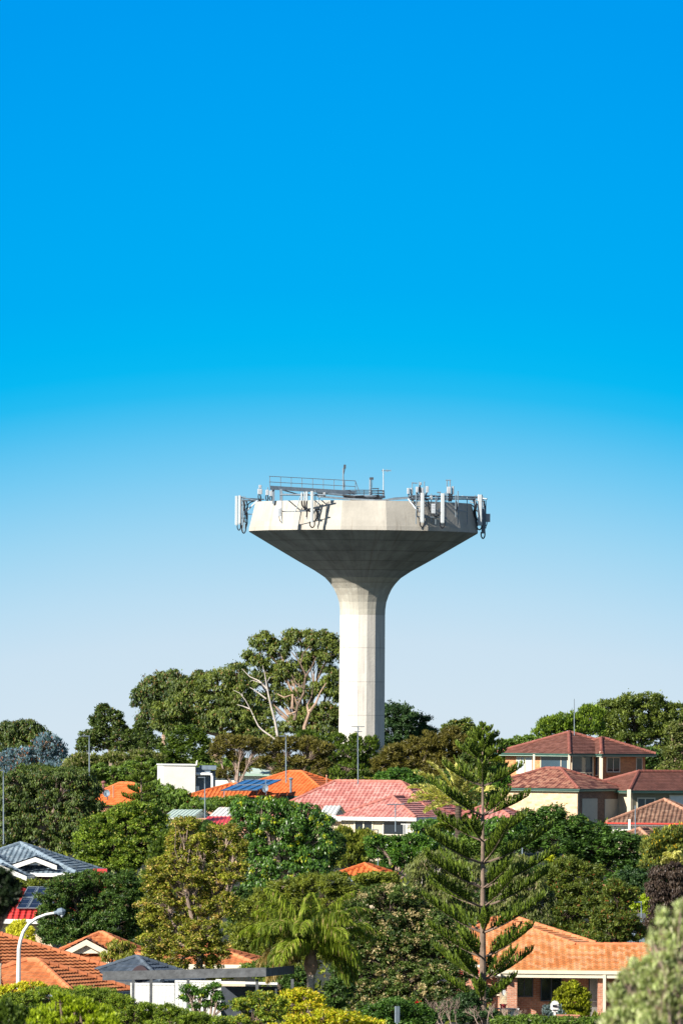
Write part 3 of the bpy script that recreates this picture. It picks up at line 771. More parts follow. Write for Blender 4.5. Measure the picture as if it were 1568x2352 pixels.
BR = {'gold': brickmat('golden_brick', (0.72, 0.31, 0.11), (0.52, 0.17, 0.06), (0.55, 0.40, 0.26)),
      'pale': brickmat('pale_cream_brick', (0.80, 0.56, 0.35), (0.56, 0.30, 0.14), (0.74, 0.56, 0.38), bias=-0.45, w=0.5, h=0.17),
      'brown': brickmat('brown_and_shaded_brick', (0.26, 0.14, 0.095), (0.17, 0.085, 0.06), (0.30, 0.22, 0.17)),
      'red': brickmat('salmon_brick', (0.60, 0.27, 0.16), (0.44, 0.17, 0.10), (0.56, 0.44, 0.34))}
M['red_gutter'] = surf('red_gutter', (0.55, 0.06, 0.04), 0.5, 0.1, 2)
M['shutter'] = surf('roller_shutter', (0.52, 0.47, 0.40), 0.6, 0.05, 2)
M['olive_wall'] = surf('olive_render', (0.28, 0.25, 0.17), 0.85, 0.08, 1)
M['tin_green'] = surf('pale_green_tin', (0.48, 0.58, 0.50), 0.5, 0.08, 1.5)
M['tin_white'] = surf('white_tin', (0.74, 0.73, 0.66), 0.5, 0.06, 1.5)
M['tin_red'] = surf('red_tin', (0.60, 0.06, 0.06), 0.5, 0.1, 1.5)
M['terracotta'] = surf('terracotta', (0.55, 0.24, 0.15), 0.8, 0.15, 3)

def ribbed(mb, a, b, c, d, pitch=0.25, h=0.03):
    """corrugated sheet a-b (low edge) to d-c (high edge), ribs running up the slope"""
    a, b, c, d = map(V, (a, b, c, d)); L = (b - a).length; n = max(2, int(L / pitch)); nn = (b - a).cross(d - a).normalized()
    if nn.z < 0: nn = -nn
    prof = [(0, 0), (.35, 0), (.45, h), (.75, h), (.85, 0)]
    pts = [((i + x) / n, z) for i in range(n) for x, z in prof] + [(1, 0)]
    for (t0, z0), (t1, z1) in zip(pts, pts[1:]):
        mb.face([a.lerp(b, t0) + nn * z0, a.lerp(b, t1) + nn * z1, d.lerp(c, t1) + nn * z1, d.lerp(c, t0) + nn * z0])

# solar glass: cells and pale lines
def solarmat(name, c1, grid=(0.42, 0.5), line=(0.35, 0.42, 0.5), lw=0.04):
    m, nt, b, out = newmat(name); g = NT(nt)
    uv = g.n('ShaderNodeUVMap').outputs[0]; sp = g.n('ShaderNodeSeparateXYZ', inp={0: uv}); fs = []
    for i in (0, 1):
        f = g.math('FRACT', g.math('DIVIDE', sp.outputs[i], grid[i])); fs.append(g.math('LESS_THAN', f, lw))
    f = g.math('MAXIMUM', fs[0], fs[1]); c = g.mix(g.math('MULTIPLY', f, 0.5), c1, line)
    nt.links.new(c, b.inputs['Base Color']); b.inputs['Roughness'].default_value = 0.22; b.inputs['Specular IOR Level'].default_value = 0.6
    return m
M['solar_blue'] = solarmat('blue_solar_cells', (0.012, 0.11, 0.30)); M['solar_dark'] = solarmat('dark_solar_cells', (0.012, 0.022, 0.05), line=(.3, .35, .4))

def plane_pt(u, v, face, e=0.0):          # sight line meets the slope through three points
    a, b_, c_ = face[0], face[1], face[-1]; n = (b_ - a).cross(c_ - a).normalized()
    if n.z < 0: n = -n
    d = CAM @ V(((u - 784) / F, (1176 - v) / F, -1.0)); return d * ((a + n * e).dot(n) / d.dot(n)), n
def solar(roof, face, quads, mat):
    for q in quads:
        pts = [plane_pt(u, v, face, 0.16) for u, v in q]; n = pts[0][1]; p = [x[0] for x in pts]
        m = MB(); w = (p[1] - p[0]).length; h = (p[3] - p[0]).length
        m.face(p, [(0.02, 0.02), (w, 0.02), (w, h), (0.02, h)]); 
        low = [x - n * 0.05 for x in p]
        for i in range(4): m.face([p[i], low[i], low[(i + 1) % 4], p[(i + 1) % 4]], [(0, 0)] * 4)
        so_ = m.build('solar_panel', mat, roof)
        fr = MB()
        for i in range(4): fr.path([p[i], p[(i + 1) % 4]], 0.035, 4)
        fr.build('panel_frame', M['galv'], so_)
def dish(parent, u, v, s, rx, ry, mat, name='satellite_dish', yaw=0.5):
    y = F / s; c = W(u, v, y); m = MB(); rings = []
    ax = V((math.sin(yaw) , -math.cos(yaw), 0.25)).normalized(); sx = ax.cross(V((0, 0, 1))).normalized(); sy = sx.cross(ax)
    for k in range(4):
        t = k / 3; rings.append([c + sx * math.cos(a) * rx / s * t + sy * math.sin(a) * ry / s * t + ax * (0.12 * t * t) for a in [i * math.pi / 9 for i in range(18)]])
    for A, B in zip(rings, rings[1:]):
        for i in range(18): m.face([A[i], A[(i + 1) % 18], B[(i + 1) % 18], B[i]])
    m.path([c, c - ax * .3 - V((0, 0, ry / s * 1.3))], .04, 5); m.path([c - sy * ry / s * .9, c + ax * .6], .03, 4); m.cbox(c + ax * .6, (.12, .12, .12))
    return m.build(name, mat, parent, smooth=False)
def vent(parent, u, v, s, r, h, mat, turbine=False):
    y = F / s; c = W(u, v, y); m = MB(); m.path([c - V((0, 0, h)), c], r / s * .7, 10)
    if turbine:
        prof = [(0, .7), (.25, 1.25), (.6, 1.35), (.9, .9), (1.05, .2)]
        m.path([c + V((0, 0, r / s * 1.6 * z)) for z, q in prof], [r / s * q for z, q in prof], 12)
    else: m.path([c, c + V((0, 0, .1))], r / s, 10)
    return m.build('roof_vent' if turbine else 'chimney', mat, parent)

# --- brown tiled two-storey brick house (upper right)
s = 28.0; y = F / s
up = Hip(W(1307, 1731, y), 46, 8.5, 8.7, 1.72)
up2 = Hip(up.corner(0.4, 3.75, up.N.z) + V((0.35, -1.0, 0)), 46, 6.3, 6.3, 1.25)
Nn = W(1382, 1730, y); up2 = Hip(V((Nn.x, y + 1.6, up.N.z - 0.004)), 46, 6.0, 6.4, 1.25)
H1 = thing('brick_house', 'two-storey golden brick house with brown hipped roofs, green eaves and tinted balcony glass', 'house', V((up.N.x, up.N.y, gz(y))))
hip_roof(H1, [up, up2], T['brown'], capm['brown'], capr=.14)
eaves(H1, [up, up2], M['green_trim'], .22, gutter=M['dark_green'])
wl = walls(H1, up, BR['gold'], .55, up.N.z - 5.6); walls(H1, up2, BR['gold'], .6, up.N.z - 5.6)
# windows of the upper storey
window(H1, up, 'a', (1186, 1738, 1205, 1777), M['cream_paint'], M['curtain'], .55); window(H1, up, 'a', (1206, 1738, 1222, 1777), M['cream_paint'], M['curtain'], .55, mull=())
window(H1, up, 'a', (1241, 1735, 1304, 1785), M['cream_paint'], M['glass_blue'], .55, mull=(.25,))
window(H1, up, 'b', (1311, 1735, 1361, 1785), M['cream_paint'], M['glass_blue'], .55, mull=(.97,))
window(H1, up2, 'b', (1391, 1739, 1422, 1774), M['cream_paint'], M['glass'], .6, fw=.07); window(H1, up2, 'b', (1459, 1740, 1473, 1771), M['cream_paint'], M['glass'], .6, mull=())
window(H1, up2, 'a', (1365, 1738, 1374, 1782), M['cream_paint'], M['glass_blue'], .6, mull=())
for u, dy in ((1306, .25), (1225, .3)): m = MB(); m.cbox(W(u, 1762, y + dy - .3), (.17, .17, 2.1)); m.build('post', M['cream_paint'], H1)
m = MB(); m.cbox(W(1379, 1762, y + 1.9), (.28, .28, 2.6)); m.build('corner_column', M['cream_paint'], H1)
m = MB(); p_ = onplane(1391, 1776, up2.corner(.6, .6), -up2.a); q_ = onplane(1424, 1776, up2.corner(.6, .6), -up2.a); m.obox(p_, (q_ - p_), -up2.a * .12, V((0, 0, -.15))); m.build('window_sill', BR['gold'], H1)
m = MB(); a0, a1 = W(1311, 1774.5, y - .2), W(1364, 1775.5, y + 3); m.path([a0, a1], .05, 5); m.path([W(1311, 1790, y - .2), W(1364, 1790, y + 3)], .04, 5)
for i in range(3): m.path([W(1337 + i * 8, 1775, y + 1.4 + .5 * i), W(1337 + i * 8, 1792, y + 1.4 + .5 * i)], .04, 5)
m.build('balcony_rail', M['cream_paint'], H1)
lo1 = Hip(W(1328, 1812, y - 9), 31, 9.2, 7.8, 1.6)
lo2 = Hip(W(1444, 1816, y - 5), 55, 7.6, 14, 1.5)
r1_ = hip_roof(H1, [lo1], T['mottled'], capm['brown'], capr=.13); hip_roof(H1, [lo2], T['brown'], capm['brown'], capr=.14)
eaves(H1, [lo1, lo2], M['green_trim'], .2, gutter=M['dark_green'])
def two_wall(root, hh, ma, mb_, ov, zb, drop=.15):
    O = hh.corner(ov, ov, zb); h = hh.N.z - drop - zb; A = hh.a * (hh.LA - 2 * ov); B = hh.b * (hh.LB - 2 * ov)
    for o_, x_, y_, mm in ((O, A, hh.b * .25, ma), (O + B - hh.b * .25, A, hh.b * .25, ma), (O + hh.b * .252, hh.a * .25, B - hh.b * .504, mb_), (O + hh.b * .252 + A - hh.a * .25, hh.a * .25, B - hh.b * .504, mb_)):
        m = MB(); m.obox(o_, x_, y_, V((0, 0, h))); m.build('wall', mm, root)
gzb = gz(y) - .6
two_wall(H1, lo1, BR['pale'], BR['brown'], .25, gzb); two_wall(H1, lo2, M['cream_wall'], M['olive_wall'], .5, gzb)  # garage door wall: shaded side of the pale brick painted as darker brown brick
def garage_door(root, hh, ov, rect):
    Q = hh.corner(ov, ov); D, n = hh.b, -hh.a; u0, v0, u1, v1 = rect
    p = onplane(u0, v1, Q, n); q = onplane(u1, v0, Q, n); w = (q - p).dot(D); h = q.z - p.z; m = MB(); k = int(h / .11)
    for i in range(k):
        z = p.z + h * i / k
        b0 = p + D * 0; b0.z = z
        m.obox(b0 + n * .005, D * w, n * .05, V((0, 0, h / k * .72)))
        m.obox(b0 + n * .005 + V((0, 0, h / k * .72)), D * w, n * .02, V((0, 0, h / k * .28)))
    return m.build('garage_door', M['shutter'], root)
garage_door(H1, lo1, .25, (1335, 1834, 1370, 1892)); garage_door(H1, lo1, .25, (1387, 1835, 1421, 1890))
window(H1, lo2, 'b', (1461, 1832, 1503, 1858), M['cream_paint'], M['glass_blue'], .5, fw=.1, mull=(.45,)); window(H1, lo2, 'b', (1535, 1826, 1600, 1858), M['cream_paint'], M['white_paint'], .5, fw=.08, mull=())
m = MB(); m.cbox(W(1443, 1850, y - 5.3), (.3, .3, 2.6)); m.build('corner_column', M['cream_paint'], H1)
m = MB(); m.cbox(W(1184, 1858, y - 9 + 3.5), (.5, .3, .15)); m.path([W(1184, 1858, y - 5.5), W(1192, 1857, y - 5.3)], .06, 6); m.build('wall_lamp', M['white_paint'], H1)

# --- house with a red gutter, right edge
s = 33.0; y = F / s
h2 = Hip(W(1632, 1891, y), 8, 7.3, 8, 1.55); h2b = Hip(W(1490, 1925, y - 4), 25, 2.6, 4, .6)
H2 = thing('white_house', 'white-walled house under a weathered brown tile roof with a bright red gutter, right edge', 'house', V((h2.N.x, y, gz(y))))
hip_roof(H2, [h2], T['tan'], capm['tan']); eaves(H2, [h2], M['white_paint'], .2, gutter=M['red_gutter']); two_wall(H2, h2, M['white_wall'], M['white_wall'], .3, gz(y) - .5)
m = MB(); m.cbox(W(1444, 1908, y - .3), (.16, .16, 1.6)); m.build('post', M['white_paint'], H2)
H2b = thing('porch', 'small salmon tiled porch roof half hidden below the white wall at the right edge', 'porch', V((h2b.N.x, h2b.N.y, gz(y - 4))))
hip_roof(H2b, [h2b], T['tan'], capm['tan']); walls(H2b, h2b, M['cream_wall'], .2)

# --- faded pink tiled house, centre
s = 33.0; y = F / s
pk = Hip(W(1003, 1881, y), 20, 13.2, 8.3, 2.5)
wg = Hip(W(954, 1878, y - 4.0), 24, 6.2, 8.0, 1.36)
H3 = thing('pink_roof_house', 'pale rendered house under a wide faded pink tile roof, below the tower column', 'house', V((pk.N.x, y, gz(y))))
hip_roof(H3, [pk, wg], T['pink'], capm['pink'], lift=.05, capr=.11); eaves(H3, [pk, wg], M['white_paint'], .24)
two_wall(H3, pk, M['cream_wall'], M['cream_wall'], .45, gz(y) - .6); two_wall(H3, wg, M['cream_wall'], M['cream_wall'], .4, gz(y) - .6, .2)
window(H3, wg, 'a', (813, 1884, 857, 1915), M['cream_paint'], M['glass'], .4, fw=.09, mull=(.5,)); window(H3, wg, 'a', (879, 1884, 936, 1918), M['cream_paint'], M['glass'], .4, fw=.07, mull=())
for u, dd in ((867, .2), (944, -.2)): m = MB(); m.cbox(W(u, 1900, wg.N.y + 1.6 + dd * 2), (.34, .3, 1.6)); m.build('pillar', BR['pale'], H3)
m = MB()
for i in range(7): m.cbox(W(926 + i * 3, 1904, y - 5), (.04, .04, .7))
m.cbox(W(935, 1893, y - 5), (.9, .05, .06)); m.build('balustrade', M['white_paint'], H3)
for hh_, ov_ in ((pk, .45), (wg, .4)):
    m = MB(); q = hh_.corner(ov_ - .08, ov_ - .08); m.path([V((q.x, q.y, gz(y))), V((q.x, q.y, hh_.N.z - .2))], .05, 6); m.build('downpipe', M['white_paint'], H3)
window(H3, pk, 'b', (1045, 1888, 1066, 1905), M['cream_paint'], M['glass'], .45, fw=.07)
pk2 = Hip(W(1182, 1883, y + 2), 14, 4.6, 5.5, 1.1)
H3b = thing('pink_roof_wing', 'low pink tiled carport roof with white fascia, seen behind the big pine trunk', 'carport', V((pk2.N.x, pk2.N.y, gz(y))))
hip_roof(H3b, [pk2], T['pink'], capm['pink'], lift=.05); eaves(H3b, [pk2], M['white_paint'], .3); walls(H3b, pk2, M['cream_wall'], .7)
def shed(name, label, s, u0, u1, vlow, vhigh, dxh, roofm, wallm, cat='shed', depth=4.0, wall_h=2.2, th=0.0, group=None):
    """mono-pitch or low gable shed seen from its low side"""
    y = F / s; a = W(u0, vlow, y); b_ = W(u1, vlow, y); up_ = (vlow - vhigh) / s
    bk = V((dxh / s, depth, up_)); root = thing(name, label, cat, V((a.x, y, gz(y))), group)
    m = MB(); ribbed(m, a, b_, b_ + bk, a + bk); ribbed(m, a + bk * 2 - V((0, 0, 2 * up_)), b_ + bk * 2 - V((0, 0, 2 * up_)), b_ + bk, a + bk); m.build('roof', roofm, root)
    zb = min(gz(y), gz(y + depth)) - .3
    m = MB(); O = a + V((.15, .3, 0)); m.obox(V((O.x, O.y, zb)), V((b_.x - a.x - .3, 0, 0)), V((0, 2 * depth - .6, 0)), V((0, 0, a.z - .08 - zb)))
    g0, g1, g2 = b_ + V((-.14, .3, -.08)), b_ + bk + V((-.14, 0, -.1)), b_ + V((bk.x * 2 - .14, 2 * depth - .3, -.08)); m.face([g0, g2, g1])
    m.build('wall', wallm, root)
    m = MB(); m.obox(a + V((0, -.06, -.16)), b_ - a, V((0, .05, 0)), V((0, 0, .15))); m.build('gutter', M['white_paint'], root)
    return root
shed('shed', 'white ribbed tin shed roof tucked against the left of the pink roof', 34, 733, 771, 1871, 1852, 12, M['tin_white'], M['cream_wall'])
shed('shed', 'pale green tin shed roof at the foot of the bright green conifer', 33, 372, 442, 1878, 1861, 22, M['tin_green'], M['tin_green'])
shed('shed', 'small white tin shed roof left of the dark glossy tree', 33, 480, 528, 1875, 1856, 20, M['tin_white'], M['white_wall'])
shed('shed', 'low scarlet tin roof between the rusty tree and the white shed', 33.5, 466, 548, 1898, 1877, 8, M['tin_red'], M['cream_wall'])

# --- orange roof with blue solar panels
s = 31.0; y = F / s
og = Hip(W(757, 1829, y), 24, 9.4, 8.4, 1.75); og2 = Hip(W(800, 1836, y + 1), 14, 11.5, 6.0, 1.12)
og3 = Hip(W(640, 1833, y - 1), 10, 7.2, 6, 0.95)
H4 = thing('orange_roof_house', 'house with a bright orange tile roof carrying blue solar panels and a dish', 'house', V((og.N.x, y, gz(y))))
ro = hip_roof(H4, [og, og2, og3], T['orange_far'], capm['orange_far'], lift=.045, capr=.11); eaves(H4, [og, og2, og3], M['dark_green'], .2); walls(H4, og, BR['red'], .6); walls(H4, og3, BR['red'], .6)
sf = og3.faces[0]
def pq(a, b_): return [(a + (b_ - a) * t) for t in (0, 1)]
qd = []
for i in range(2):
    for j in range(4):
        u0 = 508 + j * 21 + i * 29; v0 = 1815.5 - i * 12.5; w_, hx, hv = 19.5, 27, 11.5
        qd.append([(u0, v0), (u0 + w_, v0 - .6), (u0 + w_ + hx, v0 - hv - .6), (u0 + hx, v0 - hv)])
solar(ro, (W(508, 1817, y - 3), W(600, 1816, y - 3), W(618, 1790, y + 2.2)), qd, M['solar_blue'])
for u, v_ in ((515, 1822), (590, 1822), (545, 1803), (610, 1800)): m = MB(); m.cbox(W(u, v_, y - 1), (.06, .06, .7)); m.build('panel_stand', M['steel_grey'], ro)
dish(ro, 610, 1812, s * 1.02, 7.5, 9, M['steel_grey'], yaw=-.2); vent(ro, 668, 1792, s, 4, .9, M['galv'], True); vent(ro, 750, 1783, s, 2.2, 1.2, M['terracotta'])

# --- small orange roof, left
s = 30.0; y = F / s
sm = Hip(W(345, 1850, y), 40, 8, 5.2, 1.62)
H6 = thing('orange_roof_cottage', 'small orange tile roof with dish and vents poking out between trees on the left', 'house', V((sm.N.x, y, gz(y))))
ro = hip_roof(H6, [sm], T['orange_far'], capm['orange_far'], lift=.045); walls(H6, sm, BR['red'], .5)
dish(ro, 246, 1823, s * 1.02, 8, 9, M['steel_grey'], yaw=-.2); vent(ro, 238, 1800, s, 4, .8, surf('rusty_vent', (.24, .10, .09), .6), True); vent(ro, 261, 1808, s, 2.2, .8, M['terracotta'])

# --- white flat roofed block with pipework, and the green roof behind it
s = 27.5; y = F / s
WB = thing('white_block', 'plain white flat-roofed block with silver pipes on its right side', 'building', P(412, y, gz(y)))
m = MB(); a = W(376, 1758, y); b_ = W(449, 1759, y + .5); zb = gz(y) - 1
m.obox(V((a.x, a.y, zb)), V((b_.x - a.x, .5, 0)), V((-.6, 4, 0)), V((0, 0, a.z - zb))); m.build('wall', M['white_wall'], WB)
m = MB(); m.obox(V((a.x - .08, a.y - .08, a.z)), V((b_.x - a.x + .16, .5, 0)), V((-.6, 4.1, 0)), V((0, 0, .12))); m.build('parapet', M['white_paint'], WB)
m = MB(); m.path([W(450, 1778, y + 1), W(480, 1778, y + 1), W(486, 1779, y + 1), W(488, 1785, y + 1), W(488, 1815, y + 1)], .13, 8); m.path([W(452, 1806, y + 1), W(452, 1824, y + 1)], .22, 8); m.path([W(452, 1759, y + 1), W(452, 1750, y + 1), W(454, 1747, y + 1)], .06, 5); m.build('pipe', M['white_paint'], WB)
m = MB(); pass
for p_, d_ in ((W(466, 1774, y + 2), (1.3, 1.2, .5)), (W(460, 1768, y + 2), (.9, 1, .4)), (W(478, 1763, y + 2), (1.4, 1.4, .35)), (W(470, 1800, y + 2.6), (1.8, .8, 2.2))): m = MB(); m.cbox(p_, d_); m.build('plant_box', M['steel_grey'], WB)
GR = thing('green_roof_house', 'house with a low pale green tin roof glimpsed behind the olive she-oaks', 'house', P(560, F / 24, gz(F / 24)))
y = F / 24; gr_ = Hip(W(655, 1778, y), 6, 7.6, 7, .55); mb = MB()
for f in gr_.faces: mb.face([p for p in f])
mb.build('roof', M['tin_green'], GR); eaves(GR, [gr_], M['green_trim'], .2); walls(GR, gr_, M['white_wall'], .5)

# --- blue grey roof, left edge
s = 40.0; y = F / s
bg_ = Hip(W(176, 2006, y), 9, 8.2, 8.2, 1.6); bg2 = Hip(W(60, 2012, y - 2), 9, 5, 6.6, 1.05)
H8 = thing('grey_roof_house', 'house with a blue-grey tile roof and white-trimmed gable at the left edge', 'house', V((bg_.N.x, y, gz(y))))
ro = hip_roof(H8, [bg_, bg2], T['bluegrey'], capm['bluegrey'], lift=.04); eaves(H8, [bg_, bg2], M['white_paint'], .2); walls(H8, bg_, BR['brown'], .6); walls(H8, bg2, BR['brown'], .6)
def gablet(root, s_, ul, ur, ua, vl, va, y_, wallm, trim, tiles, d=1.6):
    L_, R_, A_ = W(ul, vl, y_), W(ur, vl, y_), W(ua, va, y_)
    bk = V((0, d, 0)); th_ = .16; m = MB()
    for p, q in ((L_, A_), (A_, R_)): m.obox(p + V((0, -.09, -.02)), q - p, V((0, .08, 0)), V((0, 0, -.26)))
    go = m.build('bargeboard', trim, root)
    m = MB(); m.mesh([L_ + V((.3, .1, 0)), R_ + V((-.3, .1, 0)), A_ + V((0, .1, -.15))], [(0, 1, 2)]); m.build('gable_wall', wallm, root)
    m = MB(); up_ = V((0, 0, .03)); tile_face(m, (L_ + up_, A_ + up_, A_ + up_ + bk * 2.2, L_ + up_ + bk)); tile_face(m, (R_ + up_, A_ + up_, A_ + up_ + bk * 2.2, R_ + up_ + bk)); m.build('gable_roof', tiles, root)
gablet(H8, s, 26, 131, 82, 1987, 1968, y + .1, M['white_wall'], M['white_paint'], T['bluegrey'])
gablet(H8, s, -50, 62, 2, 2012, 1986, y - 4, M['white_wall'], M['white_paint'], T['bluegrey'])

# --- red roof with dark solar panels, left edge
s = 46.0; y = F / s
rd_ = Hip(W(146, 2112, y), 5, 8, 8, 1.9)
H9 = thing('red_roof_house', 'house with a scarlet tile roof carrying dark solar panels at the left edge', 'house', V((rd_.N.x, y, gz(y))))
ro = hip_roof(H9, [rd_], T['red'], capm['red'], lift=.04); eaves(H9, [rd_], M['white_paint'], .22); walls(H9, rd_, M['cream_wall'], .6)
qd = []
for i in range(2):
    for j in range(3):
        u0 = 40 + j * 26 + i * 13; v0 = 2086 - i * 25; qd.append([(u0, v0), (u0 + 24, v0), (u0 + 37, v0 - 23.5), (u0 + 13, v0 - 23.5)])
solar(ro, rd_.faces[0], qd, M['solar_dark'])
y = F / 44; RT = thing('red_shed', 'small bright red ribbed shed top between the two dark green trees on the left', 'shed', P(230, y, gz(y)))
m = MB(); p = W(213, 2010, y); q = W(246, 2010, y); zz = W(230, 1996, y).z; m.obox(V((p.x, y, gz(y) - .2)), V((q.x - p.x, 0, 0)), V((0, 1.2, 0)), V((0, 0, zz - gz(y) + .2)))
m.build('wall', M['tin_red'], RT); m = MB()
for i in range(6): m.obox(V((p.x + .15, y - .03, zz - .14 - .13 * i)), V((q.x - p.x - .3, 0, 0)), V((0, .028, 0)), V((0, 0, .05)))
m.build('slatted_vent', M['red_gutter'], RT)

# --- orange roof with cream gable (lower left)
s = 50.0; y = F / s
og4 = Hip(W(345, 2210, y), 6, 5.2, 5.0, 1.2)
H10 = thing('gabled_orange_house', 'orange tiled house with a cream-trimmed gable above the slate roof, lower left', 'house', V((og4.N.x, y, gz(y))))
hip_roof(H10, [og4], T['orange'], capm['orange'], cols=3); eaves(H10, [og4], M['cream_paint'], .26); walls(H10, og4, M['cream_wall'], .6)
og5 = Hip(W(590, 2216, y + 3), 6, 5.6, 5, .75); hip_roof(H10, [og5], T['orange'], capm['orange'], cols=3); eaves(H10, [og5], M['cream_paint'], .26); walls(H10, og5, M['cream_wall'], .6)
gablet(H10, s, 136, 262, 199, 2190, 2157, y + .35, M['cream_paint'], M['cream_paint'], T['orange'])

# --- dark slate roof and its pergola
s = 54.0; y = F / s
sl_ = Hip(W(372, 2256, y - 1), 24, 4.4, 4.3, .95)
H12 = thing('slate_roof_house', 'small dark slate-tiled hip roof with an arched vent beside the grey pergola beam', 'house', V((sl_.N.x, y, gz(y))))
ro = hip_roof(H12, [sl_], T['slate'], capm['slate'], cols=3, capr=.1); walls(H12, sl_, M['white_wall'], .5); eaves(H12, [sl_], M['timber_grey'], .15)
m = MB(); c0 = W(322, 2246, y - .9); ar = [c0 + V((.42 * math.cos(t * math.pi / 10), 0, .5 * math.sin(t * math.pi / 10))) for t in range(11)]
m.mesh(ar, [tuple(range(11))]); bkk = [p + V((0, 1.4, 0)) for p in ar]
for i in range(10): m.face([ar[i], ar[i + 1], bkk[i + 1], bkk[i]])
m.build('arched_vent', surf('vent_brown', (.07, .045, .05), .7), ro)
s = 57.0; y = F / s
PG = thing('pergola', 'long dark weathered timber beam on posts running in front of the white fence', 'pergola', P(500, y, gz(y)))
m = MB(); a, b_ = W(236, 2252, y + 1), W(611, 2243, y); m.obox(a, b_ - a, V((0, .12, 0)), V((0, 0, .36))); a, b_ = W(611, 2243.5, y), W(676, 2236, y + 5); m.obox(a, b_ - a, V((0, .12, 0)), V((0, 0, .34))); m.build('beam', M['timber_grey'], PG)
for u in (301, 342, 427, 585, 666):
    yy = y + .3; p = P(u, yy, gz(yy) - .2); m = MB(); m.obox(p, V((.12, 0, 0)), V((0, .12, 0)), V((0, 0, W(u, 2249, yy).z - p.z))); m.build('post', M['timber_grey'], PG)
y = F / 55.5
def white_fence():
    root = thing('white_fence', 'tall white vertical-board fence behind the pergola beam', 'fence', P(420, y, gz(y)))
    for (u0, u1, v0, v1) in ((300, 401, 2262, 2342), (402, 497, 2256, 2345)):
        a, b_ = W(u0, v0, y), W(u1, v0, y); m = MB(); n = int((b_.x - a.x) / .16)
        for i in range(n):
            x = a.x + (b_.x - a.x) * i / n; m.obox(V((x, y, gz(y) - .2)), V(((b_.x - a.x) / n - .015, 0, 0)), V((0, .04, 0)), V((0, 0, a.z - gz(y) + .2)))
        m.obox(V((a.x, y + .045, gz(y))), V((b_.x - a.x, 0, 0)), V((0, .03, 0)), V((0, 0, a.z - gz(y) - .1)))
        m.obox(V((a.x, y - .02, a.z)), V((b_.x - a.x, 0, 0)), V((0, .09, 0)), V((0, 0, .08))); m.build('board_panel', M['white_paint'], root)
    p = P(494, y - .15, gz(y) - .2); m = MB(); m.obox(p, V((.22, 0, 0)), V((0, .18, 0)), V((0, 0, W(494, 2249, y).z - p.z))); m.build('post', M['white_paint'], root)
white_fence()
y = F / 54; CP = thing('carport', 'shadowed dark carport with a thin white roof edge right of the white fence', 'carport', P(570, y, gz(y)))
m = MB(); a = W(504, 2259, y); b_ = W(637, 2262, y); m.obox(a, b_ - a, V((0, 3, -.1)), V((0, 0, .1))); m.build('roof', M['white_paint'], CP)
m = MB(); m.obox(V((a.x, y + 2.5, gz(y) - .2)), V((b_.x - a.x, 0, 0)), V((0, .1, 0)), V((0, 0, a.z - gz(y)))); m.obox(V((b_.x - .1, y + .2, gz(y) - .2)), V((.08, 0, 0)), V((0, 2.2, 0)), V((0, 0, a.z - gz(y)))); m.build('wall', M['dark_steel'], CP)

# --- big orange roof, bottom left
s = 55.0; y = F / s
b1 = Hip(W(305, 2284, y), 42, 11, 11.2, 2.45); b1 = Hip(W(150, 2294, y), 42, 11, 6.8, 2.45)
b2 = Hip(W(196, 2291, y - 2.6), 20, 6.6, 6.6, 1.33)
zc = W(200, 2283, y).z
b1 = Hip(V((W(1, 2283, y).x, y, zc)), 40, 12, 11.1, 2.3)
b2 = Hip(V((W(172, 2283, y - 1).x, y - 1, zc - .01)), 22, 6.6, 6.1, 1.27)
H11 = thing('large_orange_house', 'long orange tiled roof sweeping down from the left edge, nearest house on the left', 'house', V((b1.N.x, y, gz(y))))
ro = hip_roof(H11, [b1, b2], T['orange'], capm['orange'], cols=4, lift=.05, capr=.13)
eaves(H11, [b1, b2], M['dark_green'], .2, gutter=M['steel_grey']); walls(H11, b1, M['cream_wall'], .6); walls(H11, b2, BR['brown'], .6)
vent(ro, 1, 2218, s, 4, .8, M['concrete'])

# --- orange roof fragment in the middle
s = 42.0; y = F / s
md = Hip(W(886, 2012, y), 10, 2.9, 3.6, .56)
H13 = thing('hidden_orange_house', 'orange roof peak just showing among shrubs in the middle of the hillside', 'house', V((md.N.x, y, gz(y))))
hip_roof(H13, [md], T['orange_far'], capm['orange_far'], lift=.045); eaves(H13, [md], M['steel_grey'], .3); walls(H13, md, M['cream_wall'], .5)
y = F / 46; md2 = Hip(W(1110, 2165, y), 10, 1.5, 3, .5); H15 = thing('red_roof_shed', 'small red tiled roof corner peeping out left of the pine trunk', 'shed', V((md2.N.x, y, gz(y))))
hip_roof(H15, [Hip(W(1120, 2158, y), 10, 1.6, 3, .5)], T['red'], capm['red']); walls(H15, Hip(W(1120, 2158, y), 10, 1.6, 3, .5), M['tin_red'], .1)
y = F / 42; a = W(1440, 2112, y); DK = thing('grey_shed', 'dark flat-topped grey shed between the bottlebrush and the plum tree', 'shed', V((a.x, y, gz(y))))
m = MB(); m.obox(V((a.x, y, gz(y) - .2)), V((.95, 0, 0)), V((0, 2, 0)), V((0, 0, a.z - gz(y)))); m.build('wall', M['steel_grey'], DK); m = MB(); m.obox(a + V((-.05, -.05, -.2)), V((1.05, 0, 0)), V((0, 2.1, 0)), V((0, 0, .5))); m.build('roof', M['timber_grey'], DK)

